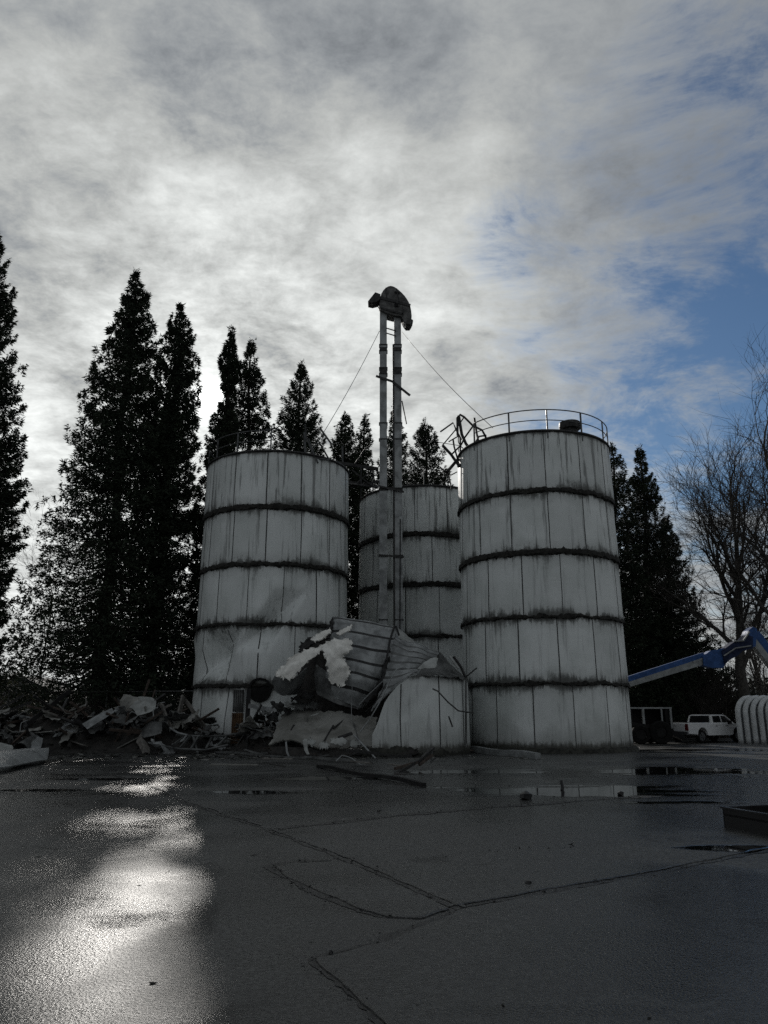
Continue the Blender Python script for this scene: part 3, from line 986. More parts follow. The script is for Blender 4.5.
# ------------------------------------------------------------------ bucket elevator
TY = 41.0
tz = lambda px, py: at(px, py, TY)
tower = thing('bucket_elevator', 'tall twin leg grain elevator with a weathered domed head', 'elevator', (tz(391, 650).x, TY, 0))
xl, xr = tz(383.3, 400).x, tz(397.8, 400).x
ztop = tz(390, 303).z
for x, ox in ((xl, 0), (xr, 0.0)):
    b = MB()
    b.box((x, TY, (ztop + 0.35) / 2), (0.41, 0.36, ztop + 0.35))
    lg = b.build('leg', M['galv'], tower)
    for y in (309, 346, 352, 369, 375, 424, 440, 489, 556, 620):
        z = tz(390, y).z
        b = MB()
        b.box((x, TY, z), (0.50, 0.45, 0.05))
        b.build('flange', M['dark_steel'], lg)
    for y in (350, 372, 490):
        z = tz(390, y).z
        b = MB()
        b.box((x, TY, z), (0.45, 0.40, 0.42 if y == 372 else 0.18))
        b.build('collar', M['dark_steel'], lg)
b = MB()
b.box((xr - 0.25, TY - 0.14, tz(390, 346).z / 2), (0.10, 0.14, tz(390, 346).z))
b.build('ladder_rail', M['dark_steel'], tower)
b = MB()
b.tube([(xr + 0.1, TY - 0.2, tz(390, 520).z), (xr + 0.02, TY - 0.24, 3.0)], 0.03, 6)
b.build('cable', M['dark_steel'], tower)
for (p0, p1, w) in (((376, 376), (394, 382), 0.13), ((393, 382), (410, 395.5), 0.13), ((402, 401), (406.5, 424), 0.06), ((386, 328), (396, 331), 0.05), ((386, 333), (396, 336), 0.05),
                    ((379, 486), (404, 492), 0.10), ((379, 555), (404, 557), 0.10)):
    b = MB()
    b.bar(at(*p0, TY - 0.28), at(*p1, TY - 0.26), 0.05, w)
    b.build('brace', M['dark_steel'], tower)
# head: domed casing
o12 = lambda x, y, Y=TY: at(360 + x / 12.8, 280 + y / 12.8, Y)
outl = [(255, 372), (250, 300), (258, 235), (275, 170), (300, 130), (330, 100), (360, 82), (392, 75), (420, 80), (450, 94), (490, 123), (530, 158), (568, 198), (600, 242), (625, 285), (643, 330),
        (655, 390), (662, 460), (655, 520), (640, 560), (590, 560), (560, 520), (530, 462), (450, 452), (345, 424)]
b = MB()
b.prism([o12(x, y, TY - 0.42) for x, y in outl], (0, 0.84, 0))
hd = b.build('head_casing', M['head'], tower, smooth=True)
b = MB()
for (p0, p1, w) in (((258, 225), (645, 325), 0.16), ((262, 355), (560, 440), 0.12), ((330, 100), (345, 240), 0.05), ((470, 108), (500, 285), 0.05), ((545, 330), (545, 470), 0.05)):
    b.bar(o12(*p0, TY - 0.45), o12(*p1, TY - 0.45), 0.05, w)
b.build('seam_strip', M['dark_steel'], hd)
b = MB()
b.bar(o12(445, 155, TY - 0.44), o12(505, 170, TY - 0.44), 0.04, 0.1)
b.build('opening', M['hole'], hd)
b = MB()
b.bar(o12(440, 322, TY - 0.44), o12(490, 322, TY - 0.44), 0.06, 0.24)
b.build('opening', M['hole'], hd)
b = MB()
b.tube([o12(625, 520), o12(622, 580), o12(612, 622)], [0.26, 0.22, 0.17], 12)
b.build('spout', M['dark_steel'], tower, smooth=True)
b = MB()
b.prism([o12(x, y, TY - 0.55) for x, y in ((102, 272), (195, 155), (262, 180), (258, 240), (222, 268), (160, 285))], (0, 0.7, 0))
b.build('motor_platform', M['dark_steel'], tower)
b = MB()
b.bar(o12(240, 250), o12(248, 345), 0.05, 0.05)
b.bar(o12(225, 330), o12(255, 395), 0.05, 0.05)
b.build('bracket', M['dark_steel'], tower)
for pts in ([(379.5, 331), (320, 395), (276, 443)], [(402, 332), (460, 386), (484, 412)]):
    b = MB()
    end = Vector((LC[0] + 2.0, LC[1] - 3.0, H5 + 0.1)) if pts[0][0] < 390 else Vector((RC[0] - 2.4, RC[1] - 2.7, H5 + 0.6))
    st = at(*pts[0], TY)
    b.tube([st.lerp(end, i / 8) + Vector((0, 0, -0.25 * math.sin(math.pi * i / 8))) for i in range(9)], 0.017, 4)
    b.build('guy_wire', M['wire'], tower)

# ------------------------------------------------------------------ collapsed silo
CC = (-0.15, 34.9)
col = thing('collapsed_silo', 'crushed silo, its white wall torn open and crumpled over', 'silo', (CC[0], CC[1], 0))
tA = th_of(376, 740, CC, 3.8)
tB = th_of(408, 700, CC, 3.8)
htop = 2.98


def hcut(th):
    return float(np.interp(th, CUT_T, CUT_Z)) + 0.05 * noise.noise(Vector((th * 14, 0, 3)))


CUT_T, CUT_Z = [], []
for px_, py_ in ((372, 735), (378, 722), (384, 703), (392, 692), (400, 684), (410, 677), (420, 674)):
    q_ = th_of(px_, 720, CC, 3.8)
    CUT_T.append(q_)
    CUT_Z.append(at(px_, py_, CC[1] + 3.82 * math.sin(q_)).z)
tA = CUT_T[0]


b, crad = shell_mesh(CC[0], CC[1], 3.82, htop + 0.1, 1, 31, th0=tA, th1=tA + 2.6, panels=14, hfun=hcut, nth=120, nz=16,
                     dents=[(tA + 0.25, 1.3, 1.3, 1.6, -0.22, 0.4)])
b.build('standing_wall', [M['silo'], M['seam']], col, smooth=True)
b = MB()
# moss and soil along its foot
b = ring(CC[0], CC[1], 0.12, lambda th, z: 3.85, 0.15, 0.05, 77, th0=tA - 0.1, th1=tA + 2.6, jag=0.08)
b.build('mossy_foot', M['pad'], col)
o1 = lambda x, y, Y: at(260 + x / 6.4, 605 + y / 6.4, Y)
o2 = lambda x, y, Y: at(350 + x / 5.908, 610 + y / 5.908, Y)
# the lower left wall flattened outwards
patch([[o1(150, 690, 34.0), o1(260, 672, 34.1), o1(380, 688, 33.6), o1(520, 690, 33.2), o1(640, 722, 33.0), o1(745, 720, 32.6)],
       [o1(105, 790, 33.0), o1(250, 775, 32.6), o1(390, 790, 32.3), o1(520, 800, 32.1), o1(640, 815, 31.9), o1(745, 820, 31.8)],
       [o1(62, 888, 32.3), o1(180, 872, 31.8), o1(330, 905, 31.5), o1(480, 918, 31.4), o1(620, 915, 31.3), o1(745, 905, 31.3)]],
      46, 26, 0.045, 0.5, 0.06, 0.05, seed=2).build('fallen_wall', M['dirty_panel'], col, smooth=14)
patch([[o1(60, 900, 32.35), o1(300, 925, 31.55), o1(560, 935, 31.4), o1(800, 930, 31.3), o1(1010, 920, 31.2)],
       [o1(60, 960, 32.25), o1(300, 975, 31.4), o1(560, 975, 31.2), o1(800, 970, 31.1), o1(1010, 960, 31.1)]],
      40, 6, 0.06, 2.0, 0.1, 0.05, seed=3).build('buried_edge', M['soil'], col, smooth=True)
# the big corrugated sheet folded over
patch([[o1(462, 70, 35.2), o1(520, 72, 35.0), o1(640, 92, 34.8), o1(760, 118, 34.6), o1(872, 142, 34.3)],
       [o1(440, 200, 34.2), o1(520, 200, 33.7), o1(630, 215, 33.5), o1(740, 235, 33.4), o1(850, 245, 33.6)],
       [o1(425, 330, 33.6), o1(520, 330, 33.0), o1(620, 345, 32.8), o1(720, 370, 32.9), o1(815, 385, 33.2)],
       [o1(420, 450, 33.4), o1(510, 460, 32.8), o1(610, 470, 32.6), o1(700, 500, 32.8), o1(770, 520, 33.2)],
       [o1(420, 560, 33.5), o1(500, 600, 33.0), o1(590, 640, 32.8), o1(640, 660, 33.0), o1(680, 640, 33.4)]],
      44, 60, 0.045, 0.6, 0.03, 0.02, seams=6, rib=0.02, seed=4).build('folded_sheet', [M['tin'], M['rib_edge']], col, smooth=True)
# lower grey sheet left of it
patch([[o1(360, 385, 33.9), o1(430, 420, 33.6), o1(520, 470, 33.3), o1(620, 500, 33.2)],
       [o1(345, 480, 33.5), o1(430, 510, 33.2), o1(530, 550, 33.0), o1(630, 590, 33.0)],
       [o1(365, 575, 33.4), o1(440, 610, 33.1), o1(540, 645, 32.9), o1(632, 668, 32.9)]],
      24, 16, 0.07, 0.9, 0.03, 0.02, seed=5).build('lower_sheet', M['tin_dark'], col, smooth=16)
# left curled underside
patch([[o1(95, 455, 33.2), o1(160, 470, 33.0), o1(215, 470, 33.0), o1(300, 400, 33.2)],
       [o1(78, 490, 33.5), o1(130, 520, 33.4), o1(200, 530, 33.5), o1(270, 500, 33.9)],
       [o1(100, 545, 34.0), o1(140, 575, 33.9), o1(200, 575, 34.1), o1(255, 560, 34.5)]],
      22, 14, 0.03, 1.4, 0.03, 0.02, seed=6).build('curled_sheet', M['tin'], col, smooth=16)
# dark sheet painting the shaded hollow behind the torn wall
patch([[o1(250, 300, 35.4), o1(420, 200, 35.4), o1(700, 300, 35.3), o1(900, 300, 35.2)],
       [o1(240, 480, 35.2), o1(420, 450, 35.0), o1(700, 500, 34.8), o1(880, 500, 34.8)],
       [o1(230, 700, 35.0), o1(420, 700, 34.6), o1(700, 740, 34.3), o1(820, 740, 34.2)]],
      20, 14, 0.15, 0.9, 0.05, 0.05, seed=8).build('hollow_shade_sheet', M['soil'], col, smooth=True)
# tent of tin to the right
patch([[o2(262, 118, 34.4), o2(300, 168, 34.2), o2(390, 192, 34.1), o2(470, 222, 34.1), o2(530, 252, 34.2)],
       [o2(245, 210, 33.6), o2(310, 235, 33.3), o2(390, 250, 33.2), o2(450, 270, 33.3), o2(498, 290, 33.6)],
       [o2(225, 320, 33.0), o2(285, 320, 32.6), o2(350, 318, 32.5), o2(400, 322, 32.7), o2(430, 335, 33.0)],
       [o2(200, 440, 32.5), o2(240, 430, 32.1), o2(290, 410, 31.9), o2(340, 385, 31.9), o2(378, 372, 32.0)],
       [o2(130, 600, 31.9), o2(165, 560, 31.7), o2(205, 510, 31.6), o2(260, 455, 31.5), o2(330, 400, 31.5)]],
      36, 54, 0.07, 0.8, 0.03, 0.02, seams=9, rib=0.015, seed=9).build('tent_sheet', [M['tin'], M['tin_dark']], col, smooth=True)
patch([[o2(268, 95, 34.9), o2(300, 122, 34.9), o2(345, 160, 35.0), o2(385, 192, 35.1)],
       [o2(285, 165, 34.7), o2(310, 178, 34.7), o2(345, 185, 34.8), o2(385, 198, 34.9)]], 14, 8, 0.03, 1.5, 0.03, 0.01, seed=10).build('highlight_sheet', M['pale_tin'], col, smooth=16)  # paler tin paints the triangular highlight behind the tent
patch([[o2(520, 245, 34.3), o2(570, 285, 34.2), o2(630, 345, 34.1), o2(682, 392, 33.9)],
       [o2(470, 300, 33.8), o2(530, 325, 33.4), o2(600, 360, 33.2), o2(678, 396, 33.4)],
       [o2(385, 380, 31.75), o2(480, 385, 31.4), o2(580, 390, 31.8), o2(676, 400, 33.0)]],
      26, 18, 0.10, 1.0, 0.03, 0.02, seed=11).build('roof_flap', M['tin_dark'], col, smooth=16)
patch([[o2(395, 352, 31.9), o2(440, 312, 31.8), o2(495, 282, 31.9), o2(520, 285, 32.0)],
       [o2(420, 350, 31.6), o2(455, 345, 31.5), o2(500, 345, 31.5), o2(512, 320, 31.7)]], 16, 10, 0.04, 2.0, 0.03, 0.01, seed=12).build('white_curl', M['pale_tin'], col, smooth=16)
# torn white insulation
patch([[o1(98, 440, 32.9), o1(150, 385, 32.8), o1(195, 340, 32.8), o1(300, 288, 32.8), o1(400, 250, 33.0), o1(480, 212, 33.2)],
       [o1(120, 455, 32.6), o1(175, 415, 32.5), o1(240, 370, 32.5), o1(310, 325, 32.6), o1(395, 275, 32.8), o1(480, 235, 33.0)],
       [o1(150, 462, 32.5), o1(195, 478, 32.4), o1(245, 425, 32.4), o1(315, 360, 32.5), o1(385, 300, 32.7), o1(470, 255, 32.9)]],
      40, 16, 0.09, 1.4, 0.05, 0.07, seed=13).build('torn_insulation', M['foam'], col, smooth=12)
patch([[o1(400, 262, 32.7), o1(450, 225, 32.7), o1(510, 212, 32.7), o1(588, 225, 32.7)],
       [o1(410, 310, 32.4), o1(460, 300, 32.3), o1(520, 285, 32.3), o1(580, 295, 32.5)],
       [o1(425, 370, 32.3), o1(465, 360, 32.2), o1(510, 345, 32.2), o1(535, 335, 32.4)],
       [o1(438, 430, 32.3), o1(480, 425, 32.2), o1(530, 410, 32.2), o1(578, 420, 32.4)],
       [o1(440, 490, 32.4), o1(490, 510, 32.3), o1(535, 524, 32.3), o1(552, 480, 32.4)]],
      22, 36, 0.09, 1.4, 0.05, 0.07, seed=14).build('torn_insulation', M['foam'], col, smooth=12)
patch([[o1(325, 215, 33.6), o1(380, 190, 33.6), o1(450, 150, 33.7)], [o1(350, 240, 33.4), o1(400, 215, 33.4), o1(452, 180, 33.5)]],
      14, 6, 0.05, 2.5, 0.06, 0.04, seed=15).build('torn_insulation', M['foam'], col, smooth=12)
patch([[o1(490, 180, 33.2), o1(530, 155, 33.2), o1(590, 125, 33.3)], [o1(500, 195, 33.1), o1(540, 180, 33.1), o1(580, 165, 33.2)]],
      14, 6, 0.04, 2.5, 0.05, 0.03, seed=16).build('torn_insulation', M['foam'], col, smooth=12)
# black ragged edge scraps
patch([[o1(255, 240, 33.9), o1(330, 205, 34.0), o1(420, 170, 34.1), o1(470, 70, 34.9)], [o1(250, 300, 33.7), o1(340, 250, 33.8), o1(430, 215, 33.8), o1(480, 190, 34.2)]],
      24, 10, 0.14, 2.2, 0.05, 0.07, seed=17).build('black_scrap', M['rib_edge'], col, smooth=True)
patch([[o2(232, 150, 34.0), o2(262, 100, 34.3), o2(275, 95, 34.4)], [o2(200, 330, 33.0), o2(228, 300, 33.2), o2(245, 250, 33.4)],
       [o2(165, 430, 32.9), o2(190, 420, 32.8), o2(205, 400, 32.8)], [o2(60, 555, 32.9), o2(110, 540, 32.8), o2(150, 500, 32.6)]],
      10, 26, 0.07, 2.0, 0.05, 0.04, seed=18).build('black_scrap', M['rib_edge'], col, smooth=True)
# split ribs, scratches and the torn lower lip of the fallen wall
for k, (a_, c_, w_, m_) in enumerate((((205, 800, 32.45), (262, 735, 33.2), 0.09, 'rib_edge'), ((205, 805, 32.4), (222, 770, 32.7), 0.14, 'rib_edge'), ((262, 735, 33.25), (375, 695, 33.45), 0.05, 'pale_tin'),
                                      ((400, 890, 31.5), (470, 770, 32.3), 0.06, 'rib_edge'), ((470, 790, 32.1), (560, 720, 32.8), 0.06, 'rib_edge'), ((500, 850, 31.6), (590, 820, 31.75), 0.10, 'rib_edge'),
                                      ((330, 900, 31.4), (300, 720, 33.1), 0.03, 'tin_dark'), ((640, 900, 31.2), (600, 760, 32.3), 0.04, 'tin_dark'))):
    b = MB()
    b.bar(o1(*a_), o1(*c_), w_, 0.05, up=(0, -1, 0.6))
    b.build('split_rib', M[m_], col)
for k, (x0, x1, y_) in enumerate(((300, 352, 885), (380, 440, 905), (452, 560, 880), (575, 650, 893))):
    yy = 31.35 - 0.0006 * (x0 - 300)
    patch([[o1(x0, y_ - 22, yy), o1((x0 + x1) / 2, y_ - 30, yy), o1(x1, y_ - 18, yy)], [o1(x0, y_ + 8, yy - .15), o1((x0 + x1) / 2, y_ + 16, yy - .2), o1(x1, y_ + 6, yy - .15)]],
          12, 5, 0.06, 2.0, 0.04, 0.05, seed=80 + k).build('torn_edge', M['pale_tin'], col, smooth=12)
for k, (x, y, s_, m_) in enumerate(((30, 690, 30, 'tin_dark'), (110, 640, 36, 'rib_edge'), (190, 632, 30, 'pale_tin'), (250, 650, 40, 'tin_dark'), (150, 670, 44, 'rib_edge'), (80, 720, 40, 'rib_edge'), (230, 600, 34, 'rib_edge'),
                                    (330, 640, 44, 'tin_dark'), (300, 590, 40, 'rib_edge'))):
    patch([[o1(x - s_, y - s_ * .4, 34.0), o1(x, y - s_ * .7, 34.1), o1(x + s_, y - s_ * .5, 34.0)], [o1(x - s_ * .8, y + s_ * .4, 33.6), o1(x + 3, y + s_ * .3, 33.5), o1(x + s_ * .9, y + s_ * .5, 33.6)]],
          9, 6, 0.12, 1.6, 0.03, 0.07, seed=90 + k).build('torn_scrap', M[m_], col, smooth=12)
# loose strips and cables of the wreck
for nm, pl, r, m in (
        ('bent_strip', [o2(60, 720, 31.2), o2(120, 640, 31.3), o2(185, 530, 31.4), o2(235, 420, 31.6), o2(275, 350, 31.9), o2(320, 335, 32.0), o2(370, 360, 31.9)], 0.025, 'galv'),
        ('bent_strip', [o2(90, 600, 32.3), o2(140, 560, 31.6), o2(180, 500, 31.5), o2(215, 430, 31.6)], 0.02, 'dark_steel'),
        ('bent_strip', [o2(55, 560, 32.6), o2(110, 500, 32.4), o2(195, 420, 32.2)], 0.025, 'galv'),
        ('wall_tie', [o2(488, 465, 31.05), o2(520, 480, 30.95), o2(580, 545, 30.95), o2(640, 595, 30.95), o2(690, 603, 30.95), o2(732, 606, 30.9)], 0.03, 'dark_steel'),
        ('wall_tie', [o2(583, 630, 31.2), o2(605, 690, 31.0)], 0.035, 'rib_edge'),
        ('edge_bar', [o2(588, 272, 33.4), o2(640, 345, 33.2)], 0.05, 'pale_tin'),
        ('edge_bar', [o2(612, 275, 33.3), o2(655, 335, 33.2), o2(682, 395, 33.2)], 0.06, 'rib_edge'),
        ('edge_bar', [o2(685, 395, 33.2), o2(750, 342, 33.0)], 0.03, 'dark_steel'),
        ('edge_bar', [o2(684, 395, 33.3), o2(686, 800, 33.1)], 0.045, 'tin_dark'),
        ('edge_bar', [o2(262, 95, 34.1), o2(235, 180, 33.4), o2(215, 300, 32.9)], 0.05, 'rib_edge'),
        ('edge_bar', [o2(272, 95, 34.1), o2(290, 150, 34.0)], 0.045, 'rib_edge'),
        ('hanging_wire', [o1(590, 520, 32.4), o1(585, 650, 32.4), o1(588, 760, 32.3)], 0.012, 'galv')):
    b = MB()
    b.tube(pl, r, 5)
    b.build(nm, M[m], col, smooth=True)


# ------------------------------------------------------------------ trees
def leaf_tris(C, D, ln, wd, rng):
    """triangles at C pointing along D"""
    n = len(C)
    D = D / np.maximum(np.linalg.norm(D, axis=1, keepdims=True), 1e-6)
    A = np.cross(D, rng.normal(size=(n, 3)))
    A /= np.maximum(np.linalg.norm(A, axis=1, keepdims=True), 1e-6)
    ln = ln[:, None]
    wd = wd[:, None]
    V = np.stack([C - A * wd * 0.5, C + A * wd * 0.5 + D * ln * 0.15, C + D * ln], 1).reshape(-1, 3)
    F = np.arange(3 * n).reshape(n, 3)
    return V, F


def conifer(label, base, H, prof, seed, nleaf=26000, bare=0.1, lean=(0, 0), group='tall dark conifers round the yard', trunk_r=0.38, nb=230, gap=0.4, thin=1.0, leaf=(0.20, 0.085)):
    rng = np.random.default_rng(seed)
    root = thing('conifer_tree', label, 'tree', base, group)
    bx, by = base[0], base[1]
    # trunk
    t = MB()
    n = 14
    ax = lambda z: Vector((bx + lean[0] * (z / H) + 0.12 * math.sin(z * 0.5 + seed), by + lean[1] * z / H, z))
    t.tube([ax(H * i / n) for i in range(n + 1)], [trunk_r * (1.25 if i == 0 else 1) * (1 - i / n) ** 0.8 + 0.015 for i in range(n + 1)], 9)
    C, D = [], []
    hs, rs = [p[0] for p in prof], [p[1] for p in prof]
    limb = MB()
    nleaf, nb = int(nleaf * 2.9), int(nb * 1.9)
    per = nleaf / nb
    u = np.sort(rng.random(nb))
    area = None
    # branch heights drawn so that leaf density follows the crown radius
    zz = np.linspace(bare, 0.995, 400)
    rr = np.interp(zz, hs, rs)
    cdf = np.cumsum(rr ** 0.8 + 0.55)
    cdf /= cdf[-1]
    hz = np.interp(u, cdf, zz)
    for i in range(nb):
        f = hz[i]
        z = f * H
        L = np.interp(f, hs, rs) * rng.uniform(0.84, 1.07)
        if L < 0.12:
            L = 0.12
        phi = i * 2.39996 + rng.uniform(-0.5, 0.5)
        out = np.array([math.cos(phi), math.sin(phi), 0])
        side = np.array([-math.sin(phi), math.cos(phi), 0])
        rise = np.interp(f, [0, 0.5, 1], [-0.10, 0.15, 0.9]) + rng.normal() * 0.16
        a = np.array(ax(z))
        m = max(10, int(per * (0.5 + 0.75 * L / max(rs)) * rng.uniform(0.6, 1.3) * np.interp(f, [0.2, 0.55], [thin, 1.0])))
        s = np.clip(rng.random(m) ** 0.62, 0.06, 1)
        # sprays gather in tufts along the branch
        nt = max(3, int(L * 3.2))
        tuft = (np.floor(s * nt) + 0.5) / nt
        tid = np.floor(s * nt).astype(int)
        toff = rng.normal(size=(nt + 1, 3)) * np.array([0.16, 0.16, 0.13]) * (0.2 + 0.30 * L)
        s = s * (1 - gap) + tuft * gap
        curve = rise * s - 0.22 * np.sin(s * math.pi) + 0.25 * s ** 3 * (0.5 if f < .6 else 1)
        lat = (rng.random(m) - 0.5) * 2 * (0.14 + 0.42 * L * s * (1.15 - s))
        pos = a + out * (L * s)[:, None] + side * lat[:, None] + toff[tid]
        pos[:, 2] += L * 0.8 * curve - np.abs(lat) * 0.2 + rng.normal(size=m) * 0.09
        d = out * 0.7 + side * np.sign(lat)[:, None] * 0.6 + np.array([0, 0, -0.15]) + rng.normal(size=(m, 3)) * 0.55
        C.append(pos)
        D.append(d)
        if L > 0.8:
            pts = []
            for s_ in (0, 0.35, 0.7, 1.0):
                cz = rise * s_ - 0.22 * math.sin(s_ * math.pi) + 0.25 * s_ ** 3 * (0.5 if f < .6 else 1)
                pts.append(a + out * L * s_ * 0.95 + np.array([0, 0, L * 0.8 * cz]))
            limb.tube(pts, [0.015 + 0.008 * L, 0.012 + 0.005 * L, 0.01, 0.004], 3, cap=False)
    # leader
    m = 60
    s = rng.random(m)
    tip = np.array(ax(H))
    C.append(np.stack([tip[0] + rng.normal(size=m) * 0.10, tip[1] + rng.normal(size=m) * 0.10, tip[2] - s * 1.1 + 0.25], 1))
    D.append(np.stack([rng.normal(size=m) * 0.5, rng.normal(size=m) * 0.5, np.full(m, 0.7)], 1))
    C, D = np.concatenate(C), np.concatenate(D)
    n = len(C)
    V, F = leaf_tris(C, D, leaf[0] * rng.uniform(0.5, 1.5, n), leaf[1] * rng.uniform(0.5, 1.5, n), rng)
    bulk('crown', V, F, M['conifer'], root)
    t.v += []
    o = len(t.v)
    t.v += limb.v
    t.f += [tuple(i + o for i in q) for q in limb.f]
    t.m += limb.m
    t.build('trunk', M['bark'], root, smooth='all')
    return root


def conifer_px(label, top, bottom_x, Y, wpx, seed, **kw):
    """top=(px,py) of the tip; bottom_x pixel of the trunk foot; wpx=[(height fraction, half width in pixels)]"""
    t = at(top[0], top[1], Y)
    foot = at(bottom_x, 745, Y)
    k = Y / math.cos(PITCH) / FPX
    prof = [(h, w * k) for h, w in wpx]
    return conifer(label, (foot.x, Y, 0), t.z, prof, seed, lean=(t.x - foot.x, 0), **kw)


conifer_px('dark columnar conifer cut off by the left edge of the photo', (-14, 212), -22, 40, [(0, 10), (.25, 30), (.35, 40), (.6, 39), (.8, 30), (.95, 11), (1, 1)], 1, nleaf=34000, gap=0.2, bare=0.08)
conifer_px('tallest broad conifer of the row behind the debris heap', (137, 272), 93, 43, [(0, 70), (.1, 94), (.25, 84), (.45, 62), (.65, 43), (.8, 29), (.9, 17), (.97, 6), (1, 1)], 2, nleaf=50000, nb=330, bare=0.1, gap=0.55, thin=0.5, leaf=(0.21, 0.09))
conifer_px('tall narrow conifer just left of the veiled sun', (181, 306), 146, 44.5, [(0, 36), (.1, 48), (.3, 42), (.5, 35), (.7, 30), (.85, 21), (.94, 11), (1, 1)], 3, nleaf=42000, nb=290, bare=0.09, gap=0.5, thin=0.55)
conifer_px('slim dark conifer right of the sun, its trunk against the dented silo', (233, 330), 192, 46.0, [(0, 22), (.3, 22), (.55, 18), (.72, 17), (.78, 9), (.85, 8), (.89, 11), (.95, 5), (1, 0.5)], 4, nleaf=17000, nb=170, bare=0.1, gap=0.3, thin=1.0, trunk_r=0.50)
conifer_px('conifer rising over the middle of the dented silo', (252, 342), 236, 50, [(0, 30), (.3, 38), (.5, 36), (.7, 27), (.85, 18), (.95, 8), (1, 1)], 5, nleaf=24000, gap=0.5)
conifer_px('pointed conifer above the snapped rails of the dented silo', (301, 364), 295, 53, [(0, 30), (.3, 40), (.55, 36), (.75, 26), (.88, 16), (.96, 7), (1, 1)], 6, nleaf=24000, gap=0.4)
conifer_px('double topped conifer, its left leader, over the broken catwalk', (346, 414), 343, 54, [(0, 15), (.3, 18), (.6, 20), (.8, 17), (.93, 9), (1, 1)], 7, nleaf=13000, gap=0.4)
conifer_px('conifer just left of the elevator legs, low beside the double one', (364, 418), 362, 55, [(0, 12), (.3, 15), (.6, 16), (.8, 13), (.93, 8), (1, 1)], 8, nleaf=11000, gap=0.4)
conifer_px('conifer half hidden behind the twin elevator legs', (394, 408), 393, 56, [(0, 20), (.5, 22), (.75, 18), (.9, 10), (1, 1)], 9, nleaf=14000, gap=0.4)
conifer_px('conifer between the elevator legs and the mangled catwalk', (425, 421), 426, 58, [(0, 28), (.5, 30), (.7, 27), (.85, 18), (.95, 9), (1, 1)], 10, nleaf=20000, gap=0.35)
conifer_px('conifer showing close beside the railed silo wall', (612, 446), 622, 57, [(0, 34), (.25, 38), (.5, 34), (.7, 24), (.87, 14), (.96, 6), (1, 1)], 11, nleaf=24000, gap=0.3, bare=0.03)
conifer_px('pointed conifer standing clear against the blue sky gap', (641, 448), 655, 58.5, [(0, 42), (.2, 46), (.45, 36), (.65, 24), (.8, 15), (.92, 7), (1, 1)], 12, nleaf=30000, gap=0.3, bare=0.03)
conifer_px('shorter spreading conifer behind the parked pickup', (664, 520), 680, 60, [(0, 50), (.15, 54), (.4, 42), (.65, 25), (.85, 12), (1, 1)], 13, nleaf=28000, gap=0.35, bare=0.03)


def bare_tree(name, label, base, H, seed, trunk_r=0.3, levels=6, spread=0.62, first=0.28, group=None, mats=None, lean=(0, 0), up=0.25, kids=(3, 5), cat='tree', wide=1.0):
    rnd = random.Random(seed)
    root = thing(name, label, cat, base, group)
    trunk, crown = MB(), MB()

    def limb(p, d, L, r, lv, mb):
        k = 5 if lv < 2 else (4 if lv < 4 else 3)
        pts, q, dd = [p], p.copy(), d.copy()
        for i in range(k):
            jit = 0.10 + 0.05 * lv
            dd = (dd + Vector((rnd.gauss(0, jit), rnd.gauss(0, jit), rnd.gauss(0, jit) + up * 0.12))).normalized()
            q = q + dd * L / k
            pts.append(q.copy())
        rs = [r * (1 - 0.62 * i / k) if lv < levels else r * (1 - 0.8 * i / k) for i in range(k + 1)]
        mb.tube(pts, rs, 8 if lv == 0 else (6 if lv == 1 else (4 if lv == 2 else 3)), cap=False)
        if lv >= levels:
            return
        n = rnd.randint(*kids) + (2 if lv == 0 else 0)
        for c in range(n):
            f = (first + (1 - first) * (c + rnd.random()) / n) if lv == 0 else 0.25 + 0.75 * (c + rnd.random()) / n
            x = f * k
            i = min(int(x), k - 1)
            o = pts[i].lerp(pts[i + 1], x - i)
            ax = (pts[i + 1] - pts[i]).normalized()
            perp = ax.cross(Vector((rnd.gauss(0, 1), rnd.gauss(0, 1), rnd.gauss(0, 1)))).normalized()
            ang = spread * rnd.uniform(0.7, 1.35) * (wide if lv == 0 else 1)
            nd = (ax * math.cos(ang) + perp * math.sin(ang) + Vector((0, 0, up * 0.5))).normalized()
            rr_ = r * (1 - 0.62 * f) * rnd.uniform(0.5, 0.72)
            LL = L * rnd.uniform(0.5, 0.74) * (1.15 - 0.45 * f if lv == 0 else 1.0)
            limb(o, nd, LL, max(rr_, 0.012), lv + 1, trunk if lv < 2 else crown)
        # leader carries on
        limb(pts[-1], dd, L * 0.55, r * 0.4, lv + 1, trunk if lv < 2 else crown)
    limb(Vector(base), Vector((lean[0], lean[1], 1)).normalized(), H * 0.52, trunk_r, 0, trunk)
    mt = mats or (M['bark_grey'], M['twig'])
    trunk.build('trunk', mt[0], root, smooth='all')
    crown.build('crown', mt[1], root)
    return root


bg = 'leafless trees beyond the yard'
p = at(752, 735, 52)
bare_tree('bare_tree', 'big leafless tree with a forked grey trunk behind the white ribbed hut', (p.x, 52, 0), 21.0, 4, 0.46, 4, 0.5, 0.30, bg, kids=(5, 7), lean=(-0.05, 0), wide=1.25)
p = at(815, 735, 46)
bare_tree('bare_tree', 'leafless tree reaching in high from the right edge of the photo', (p.x, 46, 0), 23.0, 9, 0.40, 4, 0.6, 0.45, bg, kids=(5, 7), lean=(-0.06, 0))
p = at(700, 735, 66)
bare_tree('bare_tree', 'thin leafless tree between the dark conifers and the big bare tree', (p.x, 66, 0), 15.0, 12, 0.24, 5, 0.55, 0.2, bg)
p = at(775, 735, 68)
bare_tree('bare_tree', 'smaller leafless tree seen low behind the big forked one', (p.x, 68, 0), 13.0, 17, 0.25, 5, 0.6, 0.2, bg)
p = at(28, 735, 72)
